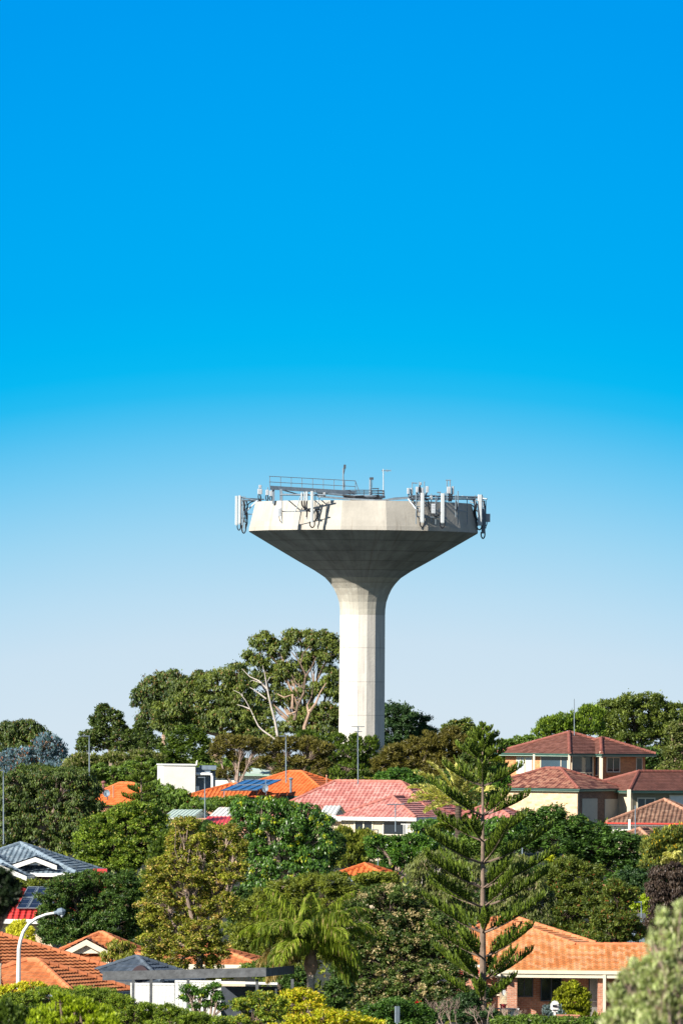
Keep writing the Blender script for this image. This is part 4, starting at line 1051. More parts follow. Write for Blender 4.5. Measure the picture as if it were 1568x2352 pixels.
# --- orange tiled brick bungalow, bottom right
s = 50.0; y = F / s
ze = W(1300, 2229, y).z
e1 = Hip(V((W(1640, 2229, y).x, y, ze)), 0, 10.4, 7.6, 1.45)                              # the long low part
e2 = Hip(V((W(1360, 2229, y + .3).x, y + .6, ze + .002)), 6, 5.6, 9.0, 2.55)                # higher hip on the left
H14 = thing('brick_bungalow', 'salmon brick bungalow under a glossy orange tile roof with a white verandah edge', 'house', V((W(1250, 2300, y).x, y, gz(y))))
def tri(*p): return tuple(V(q) for q in p)
A0 = V((W(1125, 2229, y).x, y - .02, ze)); A1 = V((W(1640, 2229, y).x, y - .02, ze))
Pk = W(1143, 2110, y + 5.2); Pk2 = W(1165, 2110, y + 5.2)
LL = V((W(1062, 2205, y + 3).x, y + 9, ze)); 
Rv = W(1322, 2172, y + 3.2); Rt = W(1640, 2175, y + 3.2)
Lf = W(1118, 2205, y + 1.5)
class FreeRoof: pass
fr_ = FreeRoof(); fr_.faces = [(A0, A1, Rt, Rv, Pk2, Pk), ]; fr_.hips = [(Pk, Pk2), (Rv, Rt), (A0, Pk)]
mb = MB(); tile_face(mb, (A0, A1, Rt, Rv), cols=4, lift=.065, wave=.065)
# upper slope in the same plane as the lower one
n_ = (A1 - A0).cross(Rv - A0).normalized()
def onp(u, v_): d = CAM @ V(((u - 784) / F, (1176 - v_) / F, -1.0)); return d * (A0.dot(n_) / d.dot(n_))
K1, K2, K3 = onp(1143, 2112), onp(1120, 2112), onp(1092, 2140)
A00 = V((W(1092, 2229, y).x, y - .02, ze))
mb = MB(); hipN = onp(1322, 2172)
tile_face(mb, (A00, A1, onp(1640, 2172), hipN, onp(1148, 2111), onp(1134, 2111), onp(1070, 2144)), cols=4, lift=.065, wave=.065)
pk_ = onp(1148, 2111); rid = onp(1640, 2172)
farE = V((hipN.x + .2, hipN.y + 1.2, hipN.z)); tile_face(mb, (pk_, hipN, farE + V((.9, .2, .02)), pk_ + V((.35, .5, .12))), cols=0)
bkz = V((0, 6, -2.2)); tile_face(mb, (pk_, pk_ + V((-1, .02, 0)), pk_ + V((-3, 6, -2.4)), pk_ + V((3, 6, -2.4))))
tile_face(mb, (hipN, rid, rid + V((0, 3.4, -1.35)), hipN + V((0, 3.4, -1.35))))
ro = mb.build('roof', T['glazed'], H14)
cb = MB(); caps(cb, [(hipN, rid), (hipN, pk_), (pk_, onp(1134, 2111)), (onp(1070, 2144), onp(1134, 2111))], .12); cb.build('ridge_cap', capm['orange'], ro); cb = MB(); caps(cb, [(hipN + V((.95, 1.2, .05)), pk_ + V((.35, .5, .14)))], .11); cb.build('ridge_cap', capm['orange'], ro)
m = MB(); m.obox(A00 + V((1.05, -.1, -.16)), V((A1.x - A00.x - 1.05, 0, 0)), V((0, .12, 0)), V((0, 0, .16))); m.obox(A00 + V((.9, -.04, -.34)), V((A1.x - A00.x - .9, 0, 0)), V((0, .3, 0)), V((0, 0, .175))); m.build('fascia', M['cream_paint'], H14)
m = MB(); p, q = W(1056, 2199, y + .5), W(1148, 2229, y - .3); m.obox(p + V((0, -.1, -.05)), q - p, V((0, .08, 0)), V((0, 0, -.22))); m.build('bargeboard', M['cream_paint'], H14)
zb = gz(y) - .3
def wbox(m, u0, u1, d, vt=2236, th=.3, vb=None):
    a_ = W(u0, vt, y + d); b2_ = W(u1, vt, y + d); z0 = zb if vb is None else W(u0, vb, y + d).z; m.obox(V((a_.x, y + d, z0)), V((b2_.x - a_.x, 0, 0)), V((0, th, 0)), V((0, 0, a_.z - z0)))
m = MB(); wbox(m, 1062, 1640, 1.9); m.build('wall', BR['red'], H14)
for q_ in ((1062, 1088, .6, 2232), (1088, 1094, .3, 2236), (1110, 1164, 1.2, 2239)): m = MB(); wbox(m, *q_); m.build('wall', BR['red'], H14)
for (u0, u1) in ((1156, 1179), (1375, 1391)):
    m = MB(); wbox(m, u0 + 8 if u0 < 1200 else u0 - 3, u1 + 8 if u0 < 1200 else u1, .2, 2236, .45); m.build('brick_pillar', BR['red'], H14)
for q_ in ((1391, 1640, 1.3, 2292, .2), (1391, 1408, .6, 2290, .4)): m = MB(); wbox(m, *q_); m.build('low_wall', BR['red'], H14)
m = MB(); a_ = W(1384, 2230, y - .05); m.obox(V((a_.x, y - .1, zb)), V((.13, 0, 0)), V((0, .12, 0)), V((0, 0, a_.z - zb))); m.build('post', M['cream_paint'], H14)
def flatwin(u0, v0, u1, v1, d, frm, pan, mull=(), name='window', fw=.06):
    a_ = W(u0, v1, y + d); b2_ = W(u1, v0, y + d); w_, h_ = b2_.x - a_.x, b2_.z - a_.z; fb = MB(); O = V((a_.x, y + d, a_.z))
    for dx, dz, ww, hh_ in ((0, 0, w_, fw), (0, h_ - fw, w_, fw), (0, fw, fw, h_ - 2 * fw), (w_ - fw, fw, fw, h_ - 2 * fw)): fb.obox(O + V((dx, 0, dz)), V((ww, 0, 0)), V((0, .05, 0)), V((0, 0, hh_)))
    for m_ in mull: fb.obox(O + V((w_ * m_ - fw / 2, 0, fw)), V((fw, 0, 0)), V((0, .045, 0)), V((0, 0, h_ - 2 * fw)))
    fo = fb.build(name, frm, H14); pb = MB(); pb.obox(O + V((fw / 2, .06, fw / 2)), V((w_ - fw, 0, 0)), V((0, .02, 0)), V((0, 0, h_ - fw))); pb.build('pane', pan, fo); return O, w_, h_
flatwin(1140, 2239, 1162, 2287, 1.1, M['cream_paint'], M['shutter'], (), 'window')
flatwin(1182, 2240, 1224, 2290, 1.78, M['dark_steel'], M['glass'], (.5,), 'window')
flatwin(1240, 2240, 1290, 2300, 1.78, M['dark_steel'], M['glass'], (.5,), 'window')
# screen door with a diamond lattice, vertical blinds window
O, w_, h_ = flatwin(1146, 2268, 1164, 2338, 0.9, surf('red_brown_frame', (.20, .07, .05), .6), M['curtain'], (), 'screen_door', .07)
m = MB(); n = 7
for i in range(-8, n + 1):
    for sgn in (1, -1):
        x0 = i * w_ / n; 
        pts = []
        L_ = h_
        a_ = (x0, 0) if sgn == 1 else (w_ - x0, 0); b2_ = (x0 + L_ * .6, L_) if sgn == 1 else (w_ - x0 - L_ * .6, L_)
        cl = clip(clip([a_, b2_, (b2_[0] + .001, b2_[1])], 0, 0, True), 0, w_, False)
        if len(cl) >= 2: m.path([O + V((cl[0][0], -.01, cl[0][1])), O + V((cl[1][0], -.01, cl[1][1]))], .018, 3)
m.build('door_lattice', M['cream_paint'], H14)
O, w_, h_ = flatwin(1350, 2241, 1374, 2338, 1.5, M['dark_steel'], M['glass'], (), 'window')
m = MB()
for i in range(7): m.obox(O + V((.06 + i * (w_ - .1) / 7, -.03, .08)), V(((w_ - .1) / 7 * .6, .02, 0)), V((0, .012, 0)), V((0, 0, h_ - .2)))
m.obox(O + V((0, -.05, h_ * .38)), V((w_, 0, 0)), V((0, .02, 0)), V((0, 0, .05))); m.build('blind', M['white_paint'], H14)
flatwin(1420, 2241, 1500, 2285, 1.78, M['dark_steel'], M['glass'], (.5,), 'window')
m = MB(); wbox(m, 1062, 1640, -.1, 2341, 4); m.build('verandah_floor', M['concrete'], H14)
H16 = thing('brick_garage', 'dark-roofed brick garage wall in shade behind the pine foot, left of the bungalow', 'garage', P(1070, y + 4, gz(y)))
m = MB(); a_ = W(1020, 2260, y + 4); m.obox(V((a_.x, y + 4, zb)), V((.95, 0, 0)), V((0, 4, 0)), V((0, 0, a_.z - zb))); m.build('wall', BR['red'], H16)
m = MB(); m.obox(a_ + V((-.2, -.3, 0)), V((1.3, 0, 0)), V((0, 4.5, 0)), V((0, 0, .15))); m.build('roof', M['timber_grey'], H16)

# ---------------------------------------------------------------- television masts, poles, lamp
def aerial(label, u, vt, vb, s, boom=None, name='television_mast', cat='aerial', r=.035, boomdir=1, mat='galv'):
    y = F / s; root = thing(name, label, cat, W(u, vb, y), None)
    m = MB(); m.path([W(u, vb + 3, y), W(u - .4, vt, y)], [r, r * .8], 6); m.build('pole', M[mat], root)
    if boom:
        m = MB()
        if boom == 'flat': # antenna seen end on: long bar with short elements running in depth
            x0 = (u - 16 * boomdir) if boomdir else u; m.path([W(x0, vt, y), W(u + 1, vt, y)], r * .8, 4)
            for k in range(7): q = W(x0 + (u - x0) * k / 6, vt, y); m.path([q - V((0, .45, 0)), q + V((0, .45, 0))], .015, 3)
        elif boom == 'cross':
            for dv, w_ in ((0, 15), (11, 9)):
                m.path([W(u - w_, vt + dv, y), W(u + w_, vt + dv, y)], r * .6, 4)
                m.path([W(u - 2, vt + dv + 1, y - .5), W(u + 2, vt + dv + 1, y + .5)], .02, 3)
            m.path([W(u, vt + 5, y), W(u + 4, vt + 6, y)], .03, 3)
        elif boom == 'yagi':
            m.path([W(u - 20, vt, y), W(u + 20, vt - 1, y)], r * .7, 4)
            for k in range(9): q = W(u - 18 + k * 4.5, vt, y); m.path([q - V((0, .4, .03)), q + V((0, .4, .06))], .016, 3)
            m.path([W(u - 14, vt + 26, y), W(u, vt + 14, y)], .012, 3); m.path([W(u + 14, vt + 26, y), W(u, vt + 14, y)], .012, 3)
        m.build('antenna_head', M[mat], root)
    return root
aerial('white television mast with a short arm, at the very left edge', 9, 1770, 1936, 38, 'flat', r=.05)
aerial('white television mast in front of the olive conical tree on the left', 206, 1691, 1812, 30, 'flat', r=.06)
aerial('white television mast beside the white flat-roofed block', 471, 1786, 1876, 36, 'flat', r=.05)
aerial('white television mast rising from the orange solar-panel roof', 657, 1691, 1795, 31, 'flat', r=.06)
aerial('television mast with crossed rods on the pink roof ridge, before the tower foot', 822, 1669, 1799, 33, 'cross', r=.045)
aerial('thin bare rod mast on top of the two-storey brick house', 1318, 1605, 1686, 28, None, r=.045)
aerial('rusty mast with a comb-like yagi in front of the pink house windows', 908, 1848, 1907, 35, 'yagi', r=.05)
aerial('grey television mast with a sideways arm rising from shrubs below the pink house', 868, 1906, 1990, 40, 'flat', r=.04)
aerial('tall pale blue-grey pole standing right behind the big pine', 1199, 1936, 2116, 44, None, r=.05)
aerial('silver mast rising before the red-guttered white house', 1458, 1850, 1922, 35, None, r=.045)
aerial('grey mast with a short arm next to the dark flat-topped shed', 1472, 2072, 2125, 44, 'flat', r=.045)
aerial('small white antenna on a stub at the corner of the blue-grey roof', 176, 1990, 2010, 41, 'flat', r=.035)
y = F / 57; LP = thing('street_lamp', 'tall white street lamp with a curved arm over the lower left roofs', 'street lamp', P(43, y, gz(y)))
m = MB(); pts = [P(42, y, gz(y)), W(43, 2259, y), W(43.5, 2220, y), W(44, 2180, y), W(47.4, 2162, y), W(54, 2141, y), W(66.6, 2122, y), W(84.6, 2109, y), W(107, 2100.3, y), W(126, 2097, y)]
m.path(pts, [.12, .095, .085, .078, .074, .07, .065, .06, .055, .05], 10); m.build('pole', M['white_paint'], LP, smooth=True)
m = MB(); c0 = W(126, 2097, y); d = (W(151, 2092, y) - c0); m.path([c0 - d * .05, c0 + d * .25], .075, 8); m.path([c0 + d * .2, c0 + d * .35, c0 + d * .7, c0 + d], [.08, .15, .16, .05], 10); m.build('lamp_head', M['steel_grey'], LP, smooth=True)
m = MB(); m.path([c0 + d * .45 - V((0, 0, .08)), c0 + d * .65 - V((0, 0, .16)), c0 + d * .9 - V((0, 0, .06))], [.06, .1, .05], 8); m.build('lens', M['panel'], LP, smooth=True)

# small garden things
y = F / 51.5; LB_ = thing('letterbox', 'white letterbox with a dark opening on a post, left of the round golden conifer', 'letterbox', P(1273, y, gz(y)))
m = MB(); c0 = W(1273, 2312, y); m.bbox(c0, (.34, .3, .26), .2, .04); m.path([c0 + V((-.17, -.16, .13)), c0 + V((-.1, -.16, .24)), c0 + V((.1, -.16, .24)), c0 + V((.17, -.16, .13))], .02, 4); m.mesh([c0 + V((x, yy, z)) for yy in (-.16, .16) for x, z in ((-.18, .13), (0, .27), (.18, .13))], [(0, 1, 2), (3, 5, 4), (0, 3, 4, 1), (1, 4, 5, 2)]); m.build('box', M['white_paint'], LB_)
m = MB(); m.cbox(c0 + V((0, -.17, .03)), (.2, .02, .1), .0); m.build('slot', M['cable'], LB_); m = MB(); m.cbox(c0 - V((0, 0, .45)), (.1, .1, .7)); m.cbox(c0 - V((0, 0, .2)), (.24, .14, .08)); m.build('post', M['white_paint'], LB_)
PT = thing('planter', 'low terracotta trough at the foot of the round golden conifer', 'planter', W(1303, 2338, y))
m = MB(); c0 = W(1303, 2338, y - .4); m.bbox(c0, (1.0, .35, .22), 0, .04); m.cbox(c0 + V((0, 0, .12)), (1.06, .41, .05)); m.build('trough', M['terracotta'], PT)
TB = thing('garden_table', 'small dark round garden table in the shade before the bungalow wall', 'table', P(1160, y + 1, gz(y)))
c0 = W(1160, 2318, y + 1); m = MB(); m.path([c0, c0 + V((0, 0, .04))], .5, 14); m.build('tabletop', M['dark_steel'], TB)
for a_ in (0.6, 2.2, 3.8, 5.4):
    m = MB(); m.path([c0 + V((.3 * math.cos(a_), .3 * math.sin(a_), 0)), c0 + V((.4 * math.cos(a_), .4 * math.sin(a_), -.68))], .025, 5); m.build('leg', M['dark_steel'], TB)
RB = thing('red_pot', 'small bright red pot standing on the dark garden table', 'pot', c0 + V((-.1, 0, .04)))
m = MB(); m.path([c0 + V((-.1, 0, .045)), c0 + V((-.1, 0, .2))], [.11, .15], 10); m.path([c0 + V((-.1, 0, .2)), c0 + V((-.1, 0, .23))], .17, 10); m.build('pot_body', M['tin_red'], RB)
CH = thing('white_box', 'white chest on the verandah right of the garden table', 'chest', P(1184, y + 1.5, gz(y)))
c1 = W(1140, 2318, y + .6); c1 = W(1134, 2318, y + .7); m = MB(); m.bbox(V((W(1178, 2300, y + 1.2).x, y + 1.2, gz(y) + .5)), (.5, .4, .95), 0, .05); m.build('body', M['white_paint'], CH); m = MB(); m.bbox(V((W(1178, 2300, y + 1.2).x, y + 1.2, gz(y) + 1.0)), (.54, .44, .07), 0, .03); m.build('lid', M['white_paint'], CH)
y = F / 60; SG = thing('marker_post', 'narrow silver-grey marker post in the dark shrub at the bottom centre', 'post', P(912, y, gz(y)))
m = MB(); c0 = W(912, 2330, y); m.bbox(c0, (.2, .08, .62), .3, .03); m.path([c0 - V((0, 0, .3)), V((c0.x, y, gz(y)))], .04, 6); m.build('post', M['galv'], SG)
y = F / 58; a_ = W(700, 2322, y); GS = thing('garden_shed', 'low grey-capped garden box behind the yellow shrubs, bottom centre', 'shed', V((a_.x + 1, y, gz(y))))
m = MB(); m.obox(V((W(745, 2330, y).x, y, gz(y) - .1)), V((.9, 0, 0)), V((0, .8, 0)), V((0, 0, W(745, 2330, y).z - gz(y)))); m.build('wall', M['steel_grey'], GS)
m = MB(); m.obox(V((W(745, 2330, y).x - .06, y - .08, W(745, 2330, y).z - .08)), V((1.02, 0, .02)), V((0, .95, 0)), V((0, 0, .09))); m.build('roof', M['tin_white'], GS)
# ---------------------------------------------------------------- vegetation
LM = {
 'gum': leafmat('gum_leaves', (.035, .065, .018), (.13, .155, .035), (.22, .13, .04)),
 'gumdark': leafmat('dark_gum_leaves', (.022, .048, .016), (.085, .115, .03), (.16, .10, .03)),
 'bluegum': leafmat('blue_grey_leaves', (.045,.075,.14), (.14,.215,.37), (.34, .13, .07)),
 'cypress': leafmat('cypress_sprays', (.022, .048, .012), (.09, .13, .018), None),
 'conifer': leafmat('bright_conifer_sprays', (.03,.07,.016), (.17,.23,.03), (.30, .30, .04)),
 'olive': leafmat('olive_sheoak', (.075, .07, .02), (0.130, 0.108, 0.028), (.24, .17, .06)),
 'dark': leafmat('dark_glossy_leaves', (.012, .034, .018), (.045, .085, .035), (.09, .11, .04)),
 'darkg': leafmat('deep_green_leaves', (.018,.045,.014), (.07,.12,.03), (.16, .13, .03)),
 'glossy': leafmat('glossy_green_leaves', (.022, .065, .018), (.085, .165, .03), (.42, .46, .02), rough=.35),
 'mid': leafmat('mid_green_leaves', (.04, .085, .02), (.13, .19, .035), (.30, .28, .03)),
 'jac': leafmat('feathery_green_leaves', (.018,.05,.018), (.075,.14,.03), (.12, .17, .04)),
 'autumn': leafmat('yellowing_leaves', (.05,.065,.012), (.24,.245,.035), (.56,.40,.11)),
 'bottle': leafmat('bottlebrush_leaves', (.05, .08, .02), (0.120, 0.144, 0.028), (.30, .08, .03)),
 'willow': leafmat('weeping_leaves', (.07, .10, .03), (0.143, 0.154, 0.053), (.38, .30, .18)),
 'tanflower': leafmat('dark_leaves_tan_flowers', (.02,.045,.018), (.09,.13,.035), (.50,.40,.20)),
 'fine': leafmat('fine_olive_leaves', (.045,.07,.015), (.19,.21,.035), (.30, .26, .04)),
 'yellow': leafmat('yellow_green_leaves', (.15,.17,.012), (.42,.42,.02), (.66,.48,.03)),
 'gold': leafmat('golden_conifer_sprays', (.36,.34,.03), (.50,.46,.06), None),
 'goldgreen': leafmat('gold_green_sprays', (.07,.08,.01), (.28,.29,.02), (.30, .20, .03)),
 'plum': leafmat('purple_brown_leaves', (.035, .022, .024), (0.060, 0.039, 0.036), None),
 'wattle': leafmat('wattle_leaves', (.05,.09,.02), (.20,.26,.035), (.40, .36, .03)),
 'lime': leafmat('lime_leaves', (.12,.18,.012), (.30,.35,.02), None),
 'olivetree': leafmat('silvery_olive_leaves', (.15,.18,.06), (.42,.46,.30), (.62, .60, .38)),
 'black': leafmat('near_black_pine_needles', (.006, .014, .008), (.02, .035, .015), None),  # needles of a nearly black green
 'palm': leafmat('palm_leaflets', (.04,.08,.012), (.19,.23,.03), (.40, .30, .12), rough=.6, spec=.2),
 'palmpale': leafmat('pale_palm_leaflets', (.26,.25,.08), (.48,.44,.20), (.44, .34, .14), rough=.4),
 'pine': leafmat('pine_ropes', (.028,.052,.012), (.12,.165,.02), None, transl=.12),
 'silver': leafmat('silver_leaves', (.10,.14,.2), (.17,.22,.32), None),
 'redflower': leafmat('dark_leaves_red_flowers', (.02, .06, .015), (.08, .15, .03), (.75, .02, .03)),
 'yellowflower': leafmat('leaves_yellow_flowers', (.06, .085, .025), (.19, .21, .06), (.80, .48, .02)),
 'banana': leafmat('broad_leaves', (.12, .20, .05), (0.198, 0.252, 0.096), None, rough=.35),
}
B_ = M['bark']; BD = M['bark_dark']; BP = M['bark_pink']; BW = M['bark_white']; BL = M['bark_pale']
sn = [100]
def T_(name, label, cat, s, ub, lobes, leaf, bark=None, **k):
    sn[0] += 1; k.setdefault('seed', sn[0])
    return tree(name, label, cat, s, ub, lobes, LM[leaf], bark or B_, **k)

# --- skyline trees around the tower (furthest)
T_('gum_tree', 'tallest spreading gum tree with pinkish limbs, touching the left of the tower column', 'tree', 17.7, 712,
   [(606,1476,34,24),(640,1497,30,24),(690,1468,46,24),(742,1474,44,28),(765,1500,30,30),(760,1550,28,30),(720,1512,34,22),(648,1540,24,26),(600,1520,22,20),(684,1560,22,18),(575,1510,18,20),(625,1555,26,22),(590,1560,28,24),(700,1590,28,16),(655,1600,26,20),(610,1610,30,24),(765,1640,20,22),(690,1530,24,16),(735,1580,28,16),(765,1590,22,24),(705,1640,36,24),(752,1646,34,32),(668,1668,34,24),(735,1680,50,24),(640,1570,18,24)],
   'gum', BP, style='droop', cr=10, accp=.06, fill=3.6, tr=.45, fork=.15, twigs=.3)
T_('gum_tree', 'brown-topped drooping gum tree at the left end of the tall skyline clump', 'tree', 18.0, 380,
   [(395,1562,44,26),(350,1580,32,28),(325,1605,22,26),(425,1580,36,30),(460,1556,16,16),(350,1640,30,40),(390,1610,50,36),(330,1660,18,24)], 'gumdark', BP, style='droop', cr=10, accp=.12)
T_('gum_tree', 'broad bright green gum tree, left half of the tall skyline clump', 'tree', 18.6, 500,
   [(430,1590,50,28),(500,1568,46,34),(545,1556,28,38),(470,1620,70,36),(400,1630,50,30),(550,1600,36,36),(380,1668,34,20),(520,1655,60,32),(560,1660,40,36),(445,1665,50,28),(600,1650,36,30),(590,1690,60,20)], 'gum', BP, style='droop', cr=11, accp=.05)
T_('cypress_tree', 'dense dark cypress behind the white flat-roofed block', 'tree', 21.5, 425,
   [(425,1690,42,26),(400,1715,34,26),(455,1712,34,28),(425,1738,56,26),(385,1745,22,20),(470,1745,22,20)], 'cypress', BD, style='flat', cr=9, limbs=False)
T_('paperbark_tree', 'pointed olive tree with pale stems standing alone on the left skyline', 'tree', 19.5, 255,
   [(240,1634,20,18),(262,1650,22,20),(228,1660,24,22),(272,1680,26,24),(212,1690,28,20),(240,1695,34,26),(280,1705,36,26),(200,1712,26,20),(300,1690,16,18)], 'gumdark', BL, style='out', cr=7, accp=.04, twigs=.5)
T_('paperbark_tree', 'slim olive tree filling the notch right of the pointed skyline tree', 'tree', 19.0, 330,
   [(320,1670,13,16),(330,1690,22,22),(345,1708,24,22),(320,1720,30,26)], 'gumdark', BL, style='out', cr=7)
T_('sheoak_tree', 'rounded dark olive tree on the skyline at the left edge', 'tree', 20.0, 50,
   [(20,1680,34,26),(60,1674,40,22),(92,1690,28,22),(10,1710,36,26),(60,1710,50,28),(105,1712,22,24)], 'gumdark', BD, style='droop', cr=9, accp=.1)
T_('blue_gum_tree', 'silvery blue-grey gum with orange twigs, left edge of the hillside', 'tree', 24, 90,
   [(108,1708,32,26),(130,1730,30,26),(90,1740,40,28),(45,1740,36,24),(15,1748,30,22),(60,1768,60,20),(118,1760,36,20)], 'bluegum', M['bark_pink'], style='up', cr=7, accp=.07, layers=1.3, twigs=.6)
T_('banksia_shrub', 'row of pale tufted shrubs below the pointed skyline tree', 'shrub', 24.5, 280,
   [(190,1745,32,18),(225,1752,26,18),(268,1740,34,16),(320,1738,34,18),(355,1742,22,16),(170,1760,30,16),(300,1755,40,14)], 'willow', B_, style='up', cr=7, accp=.1)
T_('round_shrub', 'smooth rounded green tea-tree bush left of the white block', 'shrub', 25, 300,
   [(305,1775,48,26),(345,1768,34,26),(258,1780,34,22),(230,1770,24,16),(340,1800,40,20)], 'mid', B_, style='out', cr=6)
T_('dark_tree', 'dark glossy rounded tree directly right of the tower column', 'tree', 17.8, 920,
   [(905,1640,40,28),(950,1658,34,26),(980,1685,24,20),(900,1680,44,32),(945,1700,50,32),(905,1725,40,26),(985,1715,16,14)], 'dark', BD, style='out', cr=9)
T_('round_tree', 'small rounded green tree on the skyline right of the dark one', 'tree', 18.6, 1050,
   [(1040,1672,26,18),(1068,1668,24,18),(1090,1685,22,18),(1055,1692,36,18)], 'gum', BD, style='out', cr=7, accp=.05)
T_('sheoak_tree', 'olive she-oak slope right of the tower foot, behind the pale palm', 'tree', 21, 960,
   [(900,1730,26,20),(930,1722,30,18),(965,1710,34,20),(1000,1700,34,22),(1035,1690,30,20),(1060,1712,36,24),(1000,1735,50,24),(930,1750,46,24),(880,1758,26,22),(1080,1740,40,30),(1020,1765,60,24)], 'olive', BL, style='wisp', cr=9, lp=9, lw=.25, layers=2.4)
T_('cypress_shrub', 'dark green feathery shrubs crowding the foot of the tower column', 'shrub', 20.5, 800,
   [(700,1690,24,14),(730,1700,26,16),(775,1700,22,16),(815,1703,18,20),(850,1712,22,22),(790,1730,50,26),(850,1750,34,30),(740,1740,40,24),(720,1770,50,20),(800,1770,60,24)], 'cypress', BL, style='up', cr=7, twigs=.6, layers=1.6)
T_('sheoak_tree', 'olive she-oak with pinkish branches, left one above the orange roof', 'tree', 24.5, 545,
   [(525,1702,34,18),(560,1705,34,18),(500,1725,20,20),(590,1716,24,18),(540,1735,18,14),(515,1775,24,16),(560,1760,16,18)], 'olive', BL, style='wisp', cr=7, lp=9, lw=.25, layers=1.9, twigs=.9, tr=.3, fork=.0)
T_('sheoak_tree', 'wide olive she-oak with pinkish branches, right one above the orange roof', 'tree', 24, 680,
   [(620,1715,32,20),(660,1706,34,18),(705,1710,34,20),(740,1720,28,20),(640,1745,26,18),(690,1748,30,16),(600,1750,24,16),(740,1752,24,22),(650,1775,30,12),(720,1778,34,14)], 'olive', BL, style='wisp', cr=7, lp=9, lw=.25, layers=1.9, twigs=.9, tr=.3, fork=.0)
T_('round_shrub', 'fresh green rounded bush above the right shoulder of the pink roof', 'shrub', 28, 920,
   [(885,1785,26,16),(915,1778,28,16),(945,1786,26,16),(920,1798,50,14)], 'glossy', B_, style='out', cr=7)
# --- right background
T_('moort_tree', 'large olive-green billowing tree behind the two-storey brick house', 'tree', 22, 1440,
   [(1400,1630,34,26),(1440,1612,36,20),(1485,1612,36,22),(1520,1635,36,26),(1385,1660,30,26),(1440,1650,50,30),(1500,1665,50,30),(1560,1640,30,24),(1545,1680,40,30),(1450,1690,60,26),(1400,1690,30,24),(1560,1720,40,30),(1520,1730,40,24)], 'gum', BD, style='out', cr=11)
T_('pine_shrub', 'bright and dark green bushy trees left of the thin rod on the brick house', 'tree', 23, 1290,
   [(1255,1660,18,14),(1290,1655,30,18),(1330,1650,28,20),(1350,1632,18,16),(1310,1672,50,20),(1255,1680,34,18),(1360,1670,30,22),(1370,1640,16,18)], 'conifer', BD, style='up', cr=8)
T_('low_tree', 'low dark green tree tops left of the brick house eaves', 'tree', 23.5, 1190,
   [(1185,1702,20,12),(1215,1698,20,12),(1240,1705,16,12),(1160,1712,20,14)], 'mid', BD, style='out', cr=7)
T_('banksia_tree', 'pale-tipped scraggly tree beside the right wall of the brick house', 'tree', 25.5, 1545,
   [(1550,1680,24,22),(1560,1715,26,24),(1535,1730,16,16),(1568,1745,24,20),(1540,1760,24,14),(1566,1775,20,20)], 'willow', BP, style='out', cr=8, accp=.08, twigs=.6)
# --- left mid hillside
T_('gum_tree', 'big dark olive gum filling the left hillside above the blue-grey roof', 'tree', 34, 90,
   [(40,1795,50,26),(100,1790,50,26),(160,1790,46,26),(205,1815,30,30),(30,1840,50,34),(100,1835,60,36),(170,1845,50,36),(215,1860,26,30),(40,1890,56,36),(110,1890,60,34),(180,1900,46,34),(20,1920,40,24),(90,1930,70,24),(160,1940,44,20)], 'gumdark', BL, style='droop', cr=9, accp=.08)
T_('banana_plant', 'pale broad-leaved plant cluster right of the small orange cottage roof', 'plant', 31, 345,
   [(330,1800,16,12),(352,1800,14,12),(340,1812,20,10)], 'banana', B_, style='up', cr=9, lp=16, lw=.45, layers=1.2)
T_('creeper_bush', 'dark green bushes below the white block and left of the solar-panel roof', 'bush', 32.5, 400,
   [(380,1815,22,14),(410,1830,30,18),(350,1830,30,18),(385,1848,40,18),(440,1850,36,18),(330,1850,30,14),(480,1850,30,14),(300,1862,30,14)], 'mid', B_, style='droop', cr=8)
T_('conifer_tree', 'large bright yellow-green conifer with tufted sprays, left of centre', 'tree', 39, 290,
   [(290,1868,40,24),(330,1862,34,24),(250,1885,34,26),(215,1905,30,28),(360,1885,26,26),(300,1900,60,34),(200,1940,34,30),(250,1945,50,36),(320,1945,56,36),(375,1925,26,40),(360,1965,36,30),(270,1985,60,24),(210,1980,36,22)], 'conifer', BD, style='wisp', cr=8, accp=.12, bumpy=.22)
T_('cypress_tree', 'narrow yellow-green pointed cypress between the bright conifer and rusty tree', 'tree', 42, 366,
   [(378,1925,16,20),(368,1950,22,24),(360,1980,22,26),(355,2010,22,26),(350,2040,20,24)], 'cypress', BD, style='up', cr=8, limbs=False, accp=0)
T_('dark_tree', 'broad dense dark green tree behind the street lamp head', 'tree', 46, 210,
   [(160,2030,50,24),(220,2022,50,24),(280,2025,44,26),(325,2045,26,30),(130,2060,44,30),(200,2065,60,36),(275,2070,56,38),(330,2090,24,36),(120,2105,40,34),(185,2110,56,36),(260,2115,60,36),(315,2130,34,30),(150,2150,50,26),(230,2155,60,24),(300,2160,40,20),(115,2140,30,26)], 'darkg', BD, style='out', cr=9, accp=.07)
T_('golden_conifer', 'small bright golden rounded conifer below the red roof, behind the lamp pole', 'conifer', 49, 50,
   [(45,2128,22,16),(30,2145,17,18),(60,2142,20,18),(40,2160,24,20),(68,2165,15,18),(28,2168,14,14),(50,2178,28,16)], 'gold', BD, style='up', cr=5.5, limbs=False, lp=5.5, layers=2.4)
